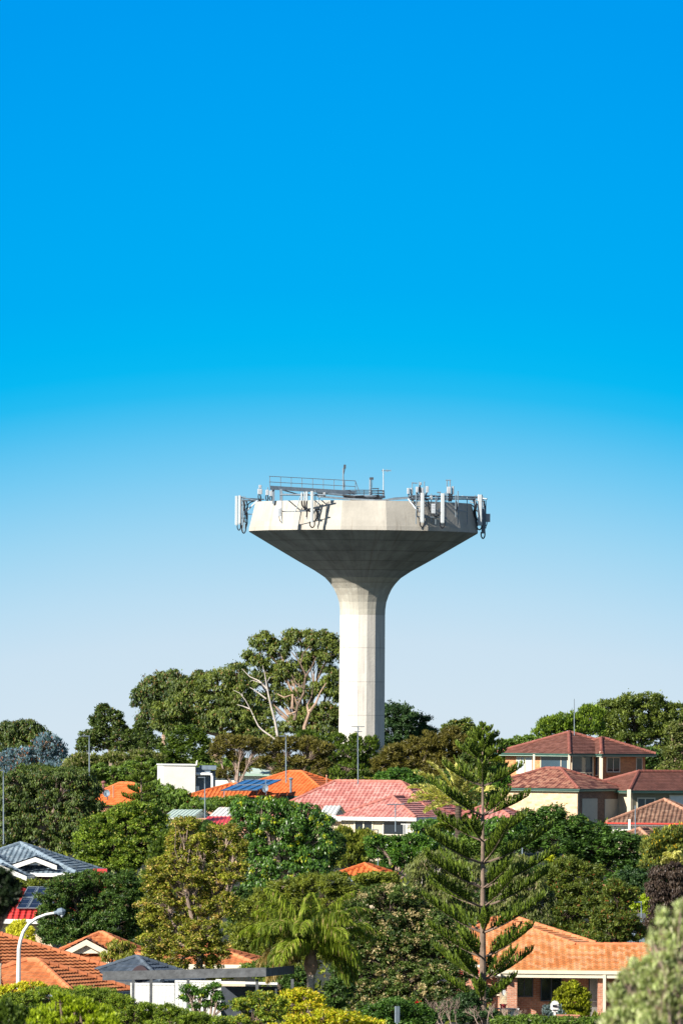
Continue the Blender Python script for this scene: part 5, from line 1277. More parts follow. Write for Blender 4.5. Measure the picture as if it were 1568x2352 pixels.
# --- rusty tree, glossy tree, mid shrubs
T_('paperbark_tree', 'tall rusty yellow-green tree with orange-tipped leaves, left of centre', 'tree', 51.5, 470,
   [(425,1895,32,24),(405,1930,26,26),(455,1935,36,28),(520,1915,36,26),(545,1945,26,26),(500,1965,40,30),(420,1975,44,30),(370,1990,30,28),(360,2030,34,28),(430,2020,46,32),(500,2020,40,28),(548,2000,20,26),(370,2072,46,32),(345,2110,26,26),(450,2075,48,34),(515,2080,36,36),(350,2110,32,30),(400,2125,44,32),(470,2140,44,34),(360,2160,36,26),(430,2175,48,28),(500,2180,30,26),(350,2195,26,18),(400,2215,34,20),(480,2215,30,18)], 'autumn', BL, style='out', cr=8.5, accp=.16, accc=.06, layers=1.8, twigs=.5, bumpy=.3, tr=.22)
T_('lillypilly_tree', 'dark glossy tree with bright lime leaf tips in front of the pink roof', 'tree', 41, 650,
   [(560,1855,34,22),(615,1850,40,22),(660,1858,36,24),(700,1870,36,26),(740,1892,28,26),(560,1890,30,26),(610,1895,46,32),(670,1905,46,32),(720,1925,40,32),(590,1940,40,34),(650,1955,46,34),(710,1965,42,32),(750,1940,22,24),(600,1990,42,34),(665,2005,48,30),(730,2000,30,26),(590,2035,34,24)], 'glossy', BL, style='droop', cr=9, accp=.012, accc=.09, twigs=.5, layers=1.8)
T_('pepper_shrub', 'loose yellow-green shrub just below the left corner of the pink house', 'shrub', 38.5, 810,
   [(790,1914,22,16),(832,1918,24,14),(790,1940,30,24),(825,1945,34,24),(800,1975,40,22),(770,1965,20,20),(850,1925,26,16)], 'fine', B_, style='up', cr=9, accp=.1)
T_('citrus_tree', 'fresh green leafy trees below the windows of the pink house', 'tree', 40, 890,
   [(866,1932,28,16),(905,1934,30,16),(948,1930,34,18),(880,1955,40,24),(930,1960,44,26),(980,1945,30,24),(900,1985,40,14),(960,1990,36,18)], 'glossy', BL, style='out', cr=8, accp=.02)
T_('fern_shrub', 'soft dark green clumps between the pink house and the big pine', 'shrub', 36.5, 1030,
   [(980,1900,36,18),(1020,1898,40,20),(1060,1905,44,22),(1110,1905,40,22),(1160,1900,40,22),(1040,1930,60,24),(1130,1930,60,24)], 'glossy', B_, style='droop', cr=8)
T_('weeping_tree', 'weeping pale olive tree with bare straw-coloured twigs left of the pine trunk', 'tree', 46, 1000,
   [(1000,1975,40,24),(960,2000,30,26),(1040,1990,36,26),(985,2030,44,34),(1045,2040,44,34),(1085,2010,30,34),(1000,2075,44,26),(1070,2085,40,30)], 'willow', BW, style='droop', cr=9, lp=10, lw=.2, layers=2.2, accp=.08, twigs=.9)
T_('weeping_tree', 'weeping pale green tree with fine hanging twigs right of the pine trunk', 'tree', 45, 1190,
   [(1150,1985,34,22),(1190,1990,34,24),(1160,2030,44,34),(1215,2035,44,34),(1240,2070,34,34),(1175,2080,50,34),(1225,2110,44,26),(1150,2120,36,20)], 'willow', BW, style='droop', cr=9, lp=10, lw=.2, layers=2.2, accp=.05, twigs=.9)
T_('bottlebrush_tree', 'upright olive-green bottlebrush tree right of the weeping trees', 'tree', 43, 1300,
   [(1305,1985,32,22),(1275,2005,34,26),(1340,2005,30,26),(1370,2010,20,26),(1290,2045,46,32),(1350,2050,40,36),(1260,2080,34,34),(1320,2090,50,36),(1380,2075,34,40),(1290,2130,44,30),(1350,2140,48,28),(1250,2120,34,30)], 'bottle', BD, style='wisp', cr=9, accp=.04, lp=8, lw=.3, layers=2.3)
T_('bottlebrush_tree', 'rounder bottlebrush bush with red tips above the bungalow roof', 'tree', 46, 1405,
   [(1415,2040,30,22),(1440,2055,24,24),(1410,2075,36,30),(1385,2105,30,28),(1425,2115,44,30),(1450,2140,34,26),(1400,2150,50,26),(1350,2160,34,18)], 'bottle', BD, style='wisp', cr=8, accp=.09, lp=8, lw=.3, layers=2.3)
T_('jacaranda_tree', 'broad feathery deep green tree below the pale brick garage wall', 'tree', 36, 1370,
   [(1215,1880,30,22),(1270,1868,36,22),(1240,1900,50,26),(1310,1895,46,24),(1360,1910,46,26),(1205,1930,46,30),(1280,1935,60,34),(1350,1945,60,34),(1420,1935,50,30),(1460,1955,36,30),(1395,1980,60,34),(1330,1985,40,26),(1460,1990,40,30),(1430,2020,50,24)], 'jac', BD, style='flat', cr=10, lp=8, lw=.35)
T_('acacia_shrub', 'grey-green shrub dotted with orange-yellow flowers before the white house', 'shrub', 36.5, 1540,
   [(1520,1920,26,22),(1550,1915,24,24),(1495,1945,34,22),(1540,1950,36,26),(1570,1935,20,26),(1500,1975,30,24),(1555,1985,30,26)], 'yellowflower', B_, style='up', cr=8, accp=.05, accc=.05)
T_('plum_tree', 'purple-brown leaved tree at the right edge behind the blurred bush', 'tree', 45, 1550,
   [(1520,2010,28,22),(1550,2005,26,24),(1510,2045,26,30),(1550,2050,34,34),(1520,2090,34,34),(1555,2110,34,34),(1500,2125,28,28),(1530,2150,44,24)], 'plum', BD, style='droop', cr=9, accp=0)
T_('lime_shrub', 'bright lime-yellow leafy shrub beside the dark flat-topped shed', 'shrub', 41.5, 1480,
   [(1462,2075,14,14),(1485,2070,16,20),(1470,2100,18,16),(1492,2095,12,18)], 'lime', B_, style='out', cr=7)
T_('lime_shrub', 'small bright yellow-flowering sprig at the left top of the bottlebrush', 'shrub', 41, 1255,
   [(1258,1972,12,9),(1268,1985,12,12)], 'yellow', B_, style='up', cr=6)
# --- big foreground mass
T_('fine_leaf_tree', 'soft olive fine-leaved tree behind the green palm', 'tree', 48, 640,
   [(660,2042,44,26),(710,2032,44,24),(760,2030,40,24),(795,2050,30,28),(610,2065,36,26),(570,2095,34,28),(630,2100,50,34),(700,2090,60,36),(770,2090,44,40),(560,2140,34,32),(610,2150,46,34),(680,2150,50,36),(550,2185,30,28),(600,2200,46,30),(680,2210,60,34),(760,2170,50,40),(560,2225,40,20)], 'fine', BD, style='wisp', cr=9, lp=8, lw=.28, layers=2.3, accp=.05)
T_('viburnum_tree', 'huge rounded dark tree speckled with tan flower clusters, bottom centre', 'tree', 51.5, 930,
   [(880,2055,50,26),(930,2062,40,26),(840,2085,46,30),(900,2105,60,36),(965,2100,40,32),(1000,2125,40,30),(820,2130,44,36),(880,2155,60,40),(955,2165,60,40),(1020,2165,46,36),(1050,2195,34,36),(810,2190,44,36),(870,2215,60,40),(950,2225,64,40),(1030,2235,56,38),(1065,2225,26,30),(810,2245,44,34),(880,2275,64,36),(960,2285,60,34),(1030,2285,56,30),(830,2300,50,24),(920,2315,60,20)], 'tanflower', BD, style='out', cr=9, accp=.05, accc=.26, bumpy=.2)
T_('dark_shrub', 'shadowy green shrubs packed around the palm trunk foot', 'shrub', 53.5, 760,
   [(790,2230,30,30),(780,2270,36,28),(760,2300,40,22),(670,2275,34,20),(690,2245,30,24),(655,2245,24,20)], 'darkg', BD, style='out', cr=8)
T_('wispy_tree', 'small wispy orange-green tree in front of the cream-trimmed gable', 'tree', 52, 275,
   [(268,2172,22,16),(290,2180,20,18),(255,2195,26,16),(290,2200,24,14)], 'autumn', B_, style='droop', cr=7, lp=9, lw=.2, layers=1.6, accp=.1)
T_('golden_cypress', 'round-topped yellow-green conifer standing before the bungalow verandah', 'conifer', 51, 1312,
   [(1312,2270,24,18),(1295,2285,24,20),(1330,2285,24,20),(1312,2300,34,24),(1285,2310,22,22),(1338,2310,20,24),(1312,2325,38,18)], 'goldgreen', BD, style='up', cr=5, limbs=False, lp=5.5, lw=.5, layers=2.4)
T_('silver_bush', 'small silvery grey bush beside the white letterbox', 'bush', 51.3, 1258,
   [(1256,2322,12,12),(1268,2328,12,9),(1284,2324,7,12)], 'silver', B_, style='up', cr=5)
T_('citrus_tree', 'small leafy tree with a bent stem in front of the white fence', 'tree', 60, 470,
   [(435,2272,22,12),(460,2282,22,14),(490,2268,20,12),(500,2290,16,14),(430,2290,18,12),(475,2305,20,12),(510,2312,14,12),(450,2310,14,10)], 'glossy', BL, style='out', cr=7, layers=1.4, accc=.08, twigs=.4)
T_('yellow_bush', 'yellow-green bushy shrub left of the palm trunk foot', 'bush', 63, 590,
   [(600,2290,34,18),(560,2306,34,18),(635,2302,26,16),(625,2320,36,20),(590,2340,50,16),(545,2345,30,12)], 'wattle', B_, style='out', cr=7, accp=.3, layers=1.9)
T_('hibiscus_bush', 'bush speckled with golden leaves right below the palm', 'bush', 60, 700,
   [(668,2285,26,14),(700,2282,26,14),(725,2295,22,14),(670,2305,30,16),(710,2315,34,18),(745,2325,22,14),(680,2335,30,14)], 'yellow', BL, style='out', cr=8, accp=.35, layers=1.3)
T_('yellow_bush', 'broad golden-yellow bush along the bottom edge, right of centre', 'bush', 68, 770,
   [(690,2345,36,14),(740,2335,40,16),(790,2340,44,18),(840,2350,40,16),(715,2362,50,20),(810,2366,60,20),(640,2362,40,14)], 'yellow', B_, style='wisp', cr=7, accp=.3)
T_('camellia_shrub', 'dark green shrub with a few red flowers at the bottom centre', 'shrub', 58, 930,
   [(860,2322,34,18),(905,2310,40,20),(950,2318,30,22),(880,2345,50,20),(940,2350,50,20),(985,2340,24,20)], 'redflower', BD, style='out', cr=8, accc=.018)
T_('wattle_hedge', 'long green wattle hedge under the large orange roof, bottom left', 'hedge', 66, 250,
   [(60,2295,40,20),(115,2282,44,18),(170,2285,44,20),(225,2288,44,20),(270,2300,40,20),(320,2318,44,16),(370,2322,44,16),(415,2330,34,14),(450,2336,34,12),(490,2345,36,12),(90,2325,60,26),(180,2325,70,30),(280,2335,70,26),(380,2350,70,22),(450,2358,60,16),(20,2310,40,26)], 'wattle', B_, style='wisp', cr=8, lp=7, lw=.28, layers=2.3, accp=.03)
T_('flowering_wattle', 'patch of yellow-blossomed wattle at the foot of the street lamp', 'shrub', 64, 55,
   [(30,2275,36,16),(75,2268,36,14),(105,2275,24,12),(10,2290,30,16),(60,2290,44,14)], 'yellow', B_, style='wisp', cr=7, accp=.4)
T_('low_hedge', 'clipped leafy green hedge along the bottom right in front of the bungalow', 'hedge', 58, 1270,
   [(1160,2345,36,13),(1210,2342,36,13),(1260,2344,40,12),(1310,2347,40,12),(1360,2348,36,13),(1230,2362,90,14),(1340,2364,90,14)], 'mid', B_, style='out', cr=6, limbs=False)
T_('dark_hedge', 'dark shaded shrubs under the pine and beside the bungalow wall', 'shrub', 53, 1090,
   [(1040,2315,34,20),(1075,2300,30,24),(1060,2335,50,16),(1120,2330,24,14)], 'dark', BD, style='out', cr=7)
# blurred near plants
T_('lime_bush', 'blurred bright lime-green bush at the very bottom left', 'bush', 150, 180,
   [(170,2312,50,24),(120,2330,50,26),(215,2325,40,24),(140,2300,20,24),(90,2350,60,26),(190,2350,80,30),(250,2350,34,20)], 'lime', B_, style='up', cr=11, lp=9, layers=2.2)
T_('pine_shrub', 'blurred dark green shrub in the bottom left corner', 'bush', 190, 10,
   [(5,2320,30,26),(35,2335,30,26),(10,2350,50,30)], 'cypress', BD, style='up', cr=10, lp=10)
T_('pine_branch', 'blurred nearly black pine branch poking in at the left edge', 'tree', 220, -330,
   [(-10,2015,36,30),(20,2035,30,26),(0,2060,44,34),(-30,2040,50,50),(30,2062,20,22),(-20,2085,40,18)], 'black', BD, style='out', cr=12, lp=12, lw=.25, layers=2.6)
T_('olive_bush', 'large blurred silvery-green bush filling the bottom right corner', 'bush', 330, 1530,
   [(1525,2150,16,28),(1560,2140,22,40),(1545,2190,34,34),(1500,2210,26,30),(1475,2250,30,28),(1530,2250,50,40),(1450,2300,34,26),(1500,2310,60,40),(1560,2300,44,44),(1420,2340,36,20),(1480,2350,60,30),(1520,2110,9,24),(1440,2330,40,26),(1403,2352,22,14),(1412,2290,14,30),(1440,2240,16,24),(1500,2160,12,24),(1562,2090,10,26),(1460,2215,9,12)], 'olivetree', BL, style='up', cr=13, lp=15, lw=.3, layers=1.5, accp=.25, twigs=.5, tr=.022)
# ---------------------------------------------------------------- norfolk pines, palms, bare trees
def norfolk(label, s, u, vt, vb, whorls, seed, rise=.36, nb=6, tr=.2, zb=None):
    rg = np.random.default_rng(seed); y = F / s; base = P(u, y, gz(y) - .1); top = W(u, vt, y)
    root = thing('norfolk_pine', label, 'pine tree', base)
    mb = MB(); mb.path([base, base.lerp(top, .33), base.lerp(top, .66), top], [tr, tr * .78, tr * .45, .025], 10); mb.build('trunk', M['pine_bark'], root, smooth=True)
    bm = MB(); PC, PD = [], []
    for i, (v, rpx) in enumerate(whorls):
        j = W(u, v, y); a0 = rg.uniform(0, 6.28)
        for k in range(nb):
            a = a0 + k * 2 * math.pi / nb + rg.uniform(-.18, .18); Rr = rpx / s * rg.uniform(.82, 1.06)
            o = np.array((math.cos(a), math.sin(a), 0)); sd = np.array((-math.sin(a), math.cos(a), 0)); rs = rise * rg.uniform(.75, 1.2)
            n = max(4, int(Rr / .055)); t = (np.arange(n) + rg.random(n) * .8) / n
            z = Rr * (rs * .75 * t + rs * .45 * t ** 2.2)
            pts = [V(np.array(j) + o * Rr * tt + np.array((0, 0, Rr * (rs * .75 * tt + rs * .45 * tt ** 2.2)))) for tt in (0, .2, .4, .6, .8, 1)]
            br = .012 + Rr * .014; bm.path(pts, [br, br * .9, br * .75, br * .55, br * .35, br * .15], 5, cap=False)
            t0 = (.22 if Rr > 1.6 else .15) if Rr > 1 else .05
            m = t > t0; t = t[m]; z = z[m]; n = len(t)
            for side in (-1, 1):
                bl = np.minimum(.2 + .62 * (Rr / 3) ** .5, .8) * (1.15 - .55 * t) * rg.uniform(.75, 1.1, n) * (np.minimum(1, (t - t0) * 5 + .35))
                bp = np.array(j) + o * (Rr * t)[:, None]; bp[:, 2] += z
                d0 = unit(o * .5 + sd * side * .85 + np.array((0, 0, .6)) + rg.normal(size=(n, 3)) * .12)
                cur = bp
                for q in range(4):
                    f = q / 3; d = unit(d0 * (1 - .8 * f) + np.array((0, 0, 1.05)) * (.3 + 1.0 * f) + o * .1)
                    st = (bl / 4)[:, None]; PC.append(cur + d * st * .5); PD.append(np.concatenate([d, st * 1.5], 1)); cur = cur + d * st
    bm.build('branches', M['pine_bark'], root)
    c = np.concatenate(PC); dd = np.concatenate(PD); N = len(c); d = dd[:, :3]; ln = dd[:, 3]
    C3, D3, S3, L3 = [], [], [], []
    for q in range(3):
        sdv = unit(np.cross(rg.normal(size=(N, 3)), d)); C3.append(c + rg.normal(size=(N, 3)) * .006); D3.append(d); S3.append(sdv); L3.append(ln)
    c, d, sdv, ln = map(np.concatenate, (C3, D3, S3, L3)); N = len(c)
    cards('crown', LM['pine'], root, c, d, sdv, ln, np.full(N, .066), rg.random(N), rg.random(N), np.zeros(N))
    return root
M['pine_bark'] = surf('pine_bark', (0.21, 0.15, 0.11), 0.85, 0.25, 3)
wh = [(1671,4),(1687,24),(1706,36),(1724,42),(1748,60),(1806,98),(1873,124),(1932,132),(1984,154),(2040,160),(2084,152),(2143,150),(2200,142),(2252,118),(2300,100)]
norfolk('tall layered norfolk pine with upswept branches standing before the orange bungalow', 53, 1108, 1662, 2335, wh, 7, tr=.165, nb=5, rise=.43)
norfolk('small young norfolk pine in front of the white flat-roofed block, left', 33.6, 325, 1722, 1870, [(1734,5),(1750,15),(1769,21),(1784,18),(1800,40),(1822,38),(1842,42)], 9, tr=.11, nb=5, rise=.25)

def palm(name, label, s, u, vc, fr, leaf, seed, tr=.17, droop=1.0, ll=.5, lw=.05, shaft=True, bark='palm_bark', dead=0, per=46, trunk=True, vee=(.55, -.25)):
    """fronds: (azimuth deg in the picture plane sense, start elevation deg, length m, sag)"""
    rg = np.random.default_rng(seed); y = F / s; c = W(u, vc, y); base = P(u, y, gz(y) - .1); base.x = c.x
    root = thing(name, label, 'palm', base)
    if trunk:
        mb = MB(); H = c.z - base.z; n = int(H / .16); pts, rr = [], []
        for i in range(n + 1):
            t = i / n
            for e, kk in ((0, 1.06), (.6, .95)):
                if i == n and e: continue
                pts.append(base.lerp(c, (i + e) / n)); rr.append(tr * (1.12 - .2 * t) * kk)
        mb.path(pts, rr, 12); mb.build('trunk', M[bark], root)
        if shaft:
            mb = MB(); mb.path([c - V((0, 0, .75)), c - V((0, 0, .4)), c, c + V((0, 0, .35))], [tr * 1.1, tr * 1.75, tr * 1.3, tr * .5], 12); mb.build('crownshaft', M['palm_boot'], root)
    for i, (azd, eld, L, sag) in enumerate(fr):
        a, e_ = R(azd), R(eld); h = np.array((math.cos(a), math.sin(a), 0)); up = np.array((0, 0, 1.)); sd = np.array((-math.sin(a), math.cos(a), 0))
        n = 14; t = np.linspace(0, 1, n + 1); ang = e_ - R(sag) * t ** 1.35
        st = L / n; pos = [np.array(c) + up * .2]
        for q in range(n): pos.append(pos[-1] + (h * math.cos(ang[q]) + up * math.sin(ang[q])) * st)
        pos = np.array(pos); mb = MB(); mb.path([V(p) for p in pos], [.035 * (1 - .85 * q / n) + .004 for q in range(n + 1)], 5, cap=False)
        fo = mb.build('frond', M['palm_stalk'], root)
        m = per; tt = np.sort(rg.uniform(.14, .99, m)); PX = []; isd = 1.0 if i < dead else 0.0
        C1, D1, S1, L1 = [], [], [], []
        for side in (-1, 1):
            for row in (0, 1):
                ii = tt * n; i0 = np.minimum(ii.astype(int), n - 1); b_ = pos[i0] + (pos[i0 + 1] - pos[i0]) * (ii - i0)[:, None]; tg = unit(pos[i0 + 1] - pos[i0])
                l = ll * np.sin(np.pi * np.clip(tt * .88 + .1, 0, 1)) ** .6 * rg.uniform(.85, 1.1, m)
                d0 = unit(sd * side * .6 + tg * .6 + rg.normal(size=(m, 3)) * .12 + up * vee[1 - row]); d1 = unit(d0 * .6 + tg * .1 - up * droop + rg.normal(size=(m, 3)) * .1)
                hl = (l * .5)[:, None]; cur = b_
                for d in (d0, unit(d0 + d1), d1):
                    stp = hl * .7; C1.append(cur + d * stp * .5); D1.append(d); S1.append(unit(np.cross(d, unit(tg + rg.normal(size=(m, 3)) * .3 + .01)))); L1.append(stp[:, 0] * 1.5); cur = cur + d * stp
        cc, d, sv, ln = map(np.concatenate, (C1, D1, S1, L1)); N = len(cc)
        sv = unit(np.cross(np.cross(d, sv), d) + rg.normal(size=(N, 3)) * .35)
        cards('leaflets', LM[leaf], fo, cc, d, sv, ln, np.full(N, lw), rg.random(N), np.full(N, rg.random()), np.maximum((rg.random(N) < .08).astype(float), isd))
    return root
M['palm_bark'] = surf('palm_trunk_bark', (0.50, 0.41, 0.33), 0.85, 0.25, 4); M['palm_boot'] = surf('palm_boot', (0.42, 0.26, 0.17), 0.8, 0.3, 5); M['palm_stalk'] = surf('palm_stalk', (0.24, 0.24, 0.07), 0.6, 0.15, 3)
rdp = random.Random(3)
fr = [(180,-5,2.3,75),(200,0,2.1,85),(170,20,2.6,95),(350,-8,2.2,80),(10,5,2.4,88),(335,25,2.6,100)]
fr += [(rdp.uniform(0, 360), rdp.uniform(30, 70), rdp.uniform(2.7, 3.3), rdp.uniform(85, 125)) for _ in range(15)] + [(180,50,3.5,100),(0,52,3.5,105),(150,66,3.5,95),(20,68,3.4,90),(190,72,3.3,80),(200,76,3.4,60),(340,76,3.3,60),(270,80,2.8,45),(90,84,2.0,35),(300,75,2.4,60)]
palm('queen_palm', 'tall green palm with arching drooping fronds and ringed grey trunk, bottom centre', 56, 714, 2196, fr, 'palm', 3, droop=2.2, ll=.8, lw=.036, dead=3, per=84, vee=(.2, -.2))
fr = [(180,12,3.1,30),(176,32,3.3,42),(184,50,3.3,42),(172,66,3.2,36),(190,80,3.0,25),(182,22,2.9,36),(178,-6,2.2,25),(10,55,3.0,50),(0,35,2.8,50),(340,70,3.0,40),(90,75,3.0,40),(270,60,2.6,50),(20,15,2.4,40)]
palm('date_palm', 'pale yellow-green date palm whose long stiff fronds fan out left of the pine', 38, 1052, 1852, fr, 'palmpale', 4, droop=.12, ll=.5, lw=.075, tr=.2, bark='bark_dark', shaft=False, per=52, vee=(.85, .1))
fr = [(i * 47, 25 + (i * 29) % 50, 2.0, 70) for i in range(12)]
palm('feather_palm', 'small green palm behind the pine, left of the two-storey brick house', 27.5, 1165, 1762, fr, 'palm', 5, droop=.5, ll=.5, lw=.07, tr=.12, shaft=False)
palm('feather_palm', 'dark green palm fronds just right of the pink house shaded wall', 37.8, 1045, 1915, [(i * 51, 20 + (i * 31) % 55, 1.5, 60) for i in range(12)], 'palm', 6, droop=.6, ll=.4, lw=.05, tr=.1, shaft=False)
palm('feather_palm', 'pale green palm at the right edge above the purple plum tree', 38.5, 1560, 1990, [(i * 51, 20 + (i * 31) % 55, 1.3, 80) for i in range(12)], 'palmpale', 7, droop=.8, ll=.4, lw=.05, tr=.1, shaft=False)
palm('feather_palm', 'small palm in the gap at the right edge beside the brick house', 26.5, 1545, 1795, [(i * 51, 20 + (i * 31) % 55, 1.4, 70) for i in range(12)], 'palm', 8, droop=.5, ll=.45, lw=.06, tr=.1, shaft=False)

def zz(x, y_): return (287.1 + x * .3296, 1424 + y_ * .3296)
s = 18.9; y = F / s; DT = thing('dead_tree', 'bleached white leafless tree forking before the tall gum, left of the tower', 'tree', P(640, y, gz(y)))
g0 = P(640, y, gz(y) - .1)
def limb(pts, r0, r1, mb, yy=None): mb.path([W(*zz(*p), (yy or y) + .4 * i) for i, p in enumerate(pts)], [r0 + (r1 - r0) * i / (len(pts) - 1) for i in range(len(pts))], 6)
mb = MB(); mb.path([g0, W(*zz(1065, 850), y), W(*zz(1062, 795), y), W(*zz(1045, 700), y), W(*zz(1020, 610), y), W(*zz(1000, 520), y), W(*zz(985, 440), y), W(*zz(975, 380), y), W(*zz(958, 315), y)], [.22, .19, .17, .15, .13, .11, .09, .06, .025], 7)
mb.build('trunk', BW, DT, smooth=True)
for pts, r0 in (([(1065, 850), (1020, 812), (960, 770), (930, 740), (905, 690), (880, 635), (840, 560), (800, 510), (755, 488)], .12), ([(990, 480), (935, 425), (870, 395), (815, 340)], .12), ([(1015, 590), (1035, 555), (1038, 520)], .09), ([(985, 550), (940, 515), (885, 478), (870, 470)], .09), ([(1045, 710), (1062, 680), (1075, 670)], .08), ([(870, 620), (820, 600), (780, 590)], .09), ([(985, 440), (1010, 400), (1035, 395)], .07), ([(820, 530), (815, 515), (830, 500)], .05), ([(950, 440), (890, 420), (870, 430)], .05)):
    mb = MB(); limb(pts, r0, .02, mb); mb.build('branch', BW, DT, smooth=True)
# warm bare limbs of the tall gum (its own stems)
gt = bpy.data.objects['gum_tree']; yg = F / 17.9
for pts, r0, mt in (([(1250, 830), (1250, 745), (1282, 650), (1268, 595), (1300, 530), (1310, 440)], .3, BP), ([(1285, 640), (1330, 580), (1360, 505), (1400, 440)], .2, BP), ([(1180, 700), (1200, 600), (1245, 510), (1258, 380), (1215, 290), (1160, 225)], .22, M['bark']), ([(1165, 620), (1168, 520), (1110, 540), (1060, 515)], .2, BP),
                    ([(1255, 400), (1300, 330), (1330, 260)], .14, M['bark']), ([(1190, 640), (1130, 660), (1110, 620)], .12, BP), ([(1250, 480), (1190, 440), (1160, 380)], .12, M['bark']), ([(1225, 300), (1240, 230), (1290, 180)], .1, M['bark'])):
    mb = MB(); limb(pts, r0, .05, mb, yg); mb.build('limb', mt, gt, smooth=True)

def bare(name, label, s, us, vb, ht, n, seed, mat=None):
    rd = random.Random(seed); y = F / s; base = P(sum(us) / 2, y, gz(y)); root = thing(name, label, 'shrub', base); mb = MB(); zb = W(us[0], vb, y).z
    def grow(p, d, l, r, k):
        q = p + d * l; m = p.lerp(q, .5) + V((rd.uniform(-1, 1), rd.uniform(-1, 1), rd.uniform(-1, 1))) * l * .1
        mb.path([p, m, q], [r, r * .8, r * .6], 4, cap=False)
        if k > 0:
            for _ in range(rd.choice((2, 3, 3))): grow(p.lerp(q, rd.uniform(.5, 1)), (d + V((rd.uniform(-1, 1), rd.uniform(-1, 1), rd.uniform(-.4, .9))) * .8).normalized(), l * rd.uniform(.5, .8), r * .6, k - 1)
    for i in range(n):
        u = us[0] + (us[1] - us[0]) * (i + rd.random()) / n; p = P(u, y + rd.uniform(-.5, .5), zb); grow(V((p.x, p.y, min(zb, p.z))), V((rd.uniform(-.5, .5), rd.uniform(-.3, .3), 1)).normalized(), ht * .5, .022, 4)
    m2 = MB(); m2.path([V((base.x, base.y, gz(y) - .1)), V((base.x, base.y, zb + .1))], .05, 5); m2.build('stem', mat or M['bark_pale'], root)
    mb.build('branches', mat or M['bark_pale'], root); return root
bare('bare_shrub', 'leafless grey twiggy shrub below the big tan-flowered tree', 57, (955, 1060), 2356, 1.0, 9, 21)
bare('bare_shrub', 'leafless grey twiggy shrub under the pine, left of the screen door', 57, (1085, 1190), 2352, .75, 8, 22)

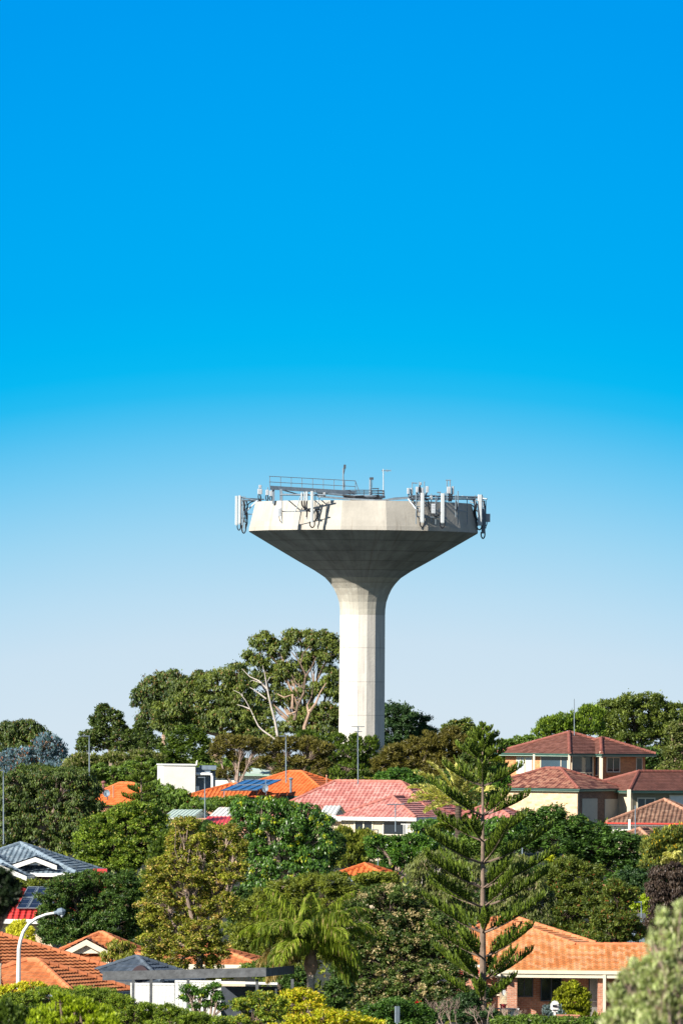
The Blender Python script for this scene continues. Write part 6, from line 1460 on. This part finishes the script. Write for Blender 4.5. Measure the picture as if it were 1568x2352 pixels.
# filler bushes between the gardens, each one its own plant
FB = [(850, 47, 2018, 60, 16, 'fine', 'olive bush right below the hidden orange roof peak'), (775, 47, 2012, 24, 14, 'fine', 'olive bush left below the hidden orange roof peak'),
      (520, 31.8, 1850, 40, 22, 'mid', 'leafy bush under the eave of the solar-panel roof'),
      (1010, 29.5, 1800, 50, 26, 'darkg', 'dark bush behind the date palm fronds'), (1120, 29, 1800, 46, 40, 'glossy', 'green bush right behind the upper pine trunk'),
      (1150, 35.5, 1915, 60, 26, 'darkg', 'dark bush below the pink carport roof'), (1090, 39.5, 1950, 70, 30, 'mid', 'green bush behind the middle of the pine'),
      (1230, 41, 2030, 60, 50, 'darkg', 'dark bush between the weeping and bottlebrush trees'), (1120, 42.5, 2080, 50, 50, 'darkg', 'dark bush behind the lower pine trunk'),
      (700, 43.5, 2070, 60, 30, 'darkg', 'dark bush under the lime-tipped glossy tree'), (560, 43.2, 2080, 50, 50, 'darkg', 'dark bush between the rusty tree and soft olive tree'),
      (860, 42.6, 2040, 60, 22, 'mid', 'green bush hiding the eave of the hidden orange roof'), (350, 43, 2080, 40, 50, 'darkg', 'dark bush left of the rusty tree'),
      (70, 42.8, 2030, 70, 14, 'fine', 'olive bush between the grey roof and the red roof'), (1480, 40, 2040, 60, 50, 'dark', 'dark shade tree beyond the plum tree'),
      (1090, 52.2, 2300, 40, 34, 'dark', 'dark bush at the foot of the pine'), (1500, 34.5, 1930, 60, 20, 'fine', 'olive bush below the small salmon porch roof'),
      (1040, 48, 2150, 40, 60, 'darkg', 'dark tree between the tan-flowered tree and the pine'), (590, 54.5, 2225, 40, 22, 'mid', 'light green bush beyond the pergola beam end'),
      (900, 56, 2335, 60, 24, 'darkg', 'dark bush behind the marker post'), (480, 50.5, 2245, 50, 14, 'autumn', 'rusty shrub above the pergola beam'),
      (1130, 23, 1745, 70, 40, 'gumdark', 'olive tree behind the top of the pine'), (600, 22.5, 1760, 120, 20, 'mid', 'green thicket behind the olive she-oaks'),
      (380, 20.5, 1770, 60, 30, 'gumdark', 'dark thicket left of the white block'), (1490, 25, 1740, 60, 30, 'darkg', 'dark thicket behind the brick house eaves'),
      (110, 25, 1780, 120, 26, 'gumdark', 'olive thicket below the blue-grey gum'), (250, 36.5, 1935, 80, 60, 'darkg', 'dark thicket behind the bright conifer'),
      (850, 37.4, 1950, 60, 36, 'darkg', 'dark bush under the pink house windows'), (740, 39.5, 1960, 50, 50, 'darkg', 'dark bush behind the glossy tree'), (450, 36, 1920, 70, 40, 'darkg', 'dark bush behind the top of the rusty tree'),
      (1400, 33, 1960, 100, 60, 'darkg', 'dark thicket behind the feathery green tree')]
for i, (u, s_, v, rx, ry, lf, lab) in enumerate(FB):
    rd = random.Random(50 + i); lobes = []
    for k in range(6): lobes.append((u + rd.uniform(-.7, .7) * rx, v + rd.uniform(-.5, .5) * ry, rx * rd.uniform(.4, .6), ry * rd.uniform(.5, .75)))
    T_('garden_bush', lab, 'bush', s_, u, lobes, lf, BD, cr=8, limbs=False, accp=.03)

# low undergrowth over the open ground of the hillside
rg = np.random.default_rng(77); n = 7000
yy = rg.uniform(250, 1250, n); xx = rg.uniform(-.062, .062, n) * yy; zz_ = np.interp(yy, [p[0] for p in GP], [p[1] for p in GP])
r_ = rg.uniform(.4, 1.3, n); m_ = 26; ci = np.repeat(np.arange(n), m_); N = n * m_
o_ = unit(rg.normal(size=(N, 3))); o_[:, 2] = np.abs(o_[:, 2])
pos = np.stack([xx, yy, zz_], 1)[ci] + o_ * (rg.random(N) ** .4 * r_[ci])[:, None] * np.array((1, 1, .6)) + np.array((0, 0, .2))
d = unit(o_ + rg.normal(size=(N, 3)) * .6 + np.array((0, 0, .5))); nn = unit(o_ + np.array((0, 0, .5)) + rg.normal(size=(N, 3)) * .5)
ln = (.0042 * .1 * yy[ci] + .12) * rg.uniform(.7, 1.4, N)
ug = cards('undergrowth', LM['fine'], None, pos, d, unit(np.cross(nn, d)), ln, ln * .45, rg.random(N), rg.random(n)[ci], (rg.random(N) < .03).astype(float), loc=(0, 0, 0))
props(ug, kind='stuff')
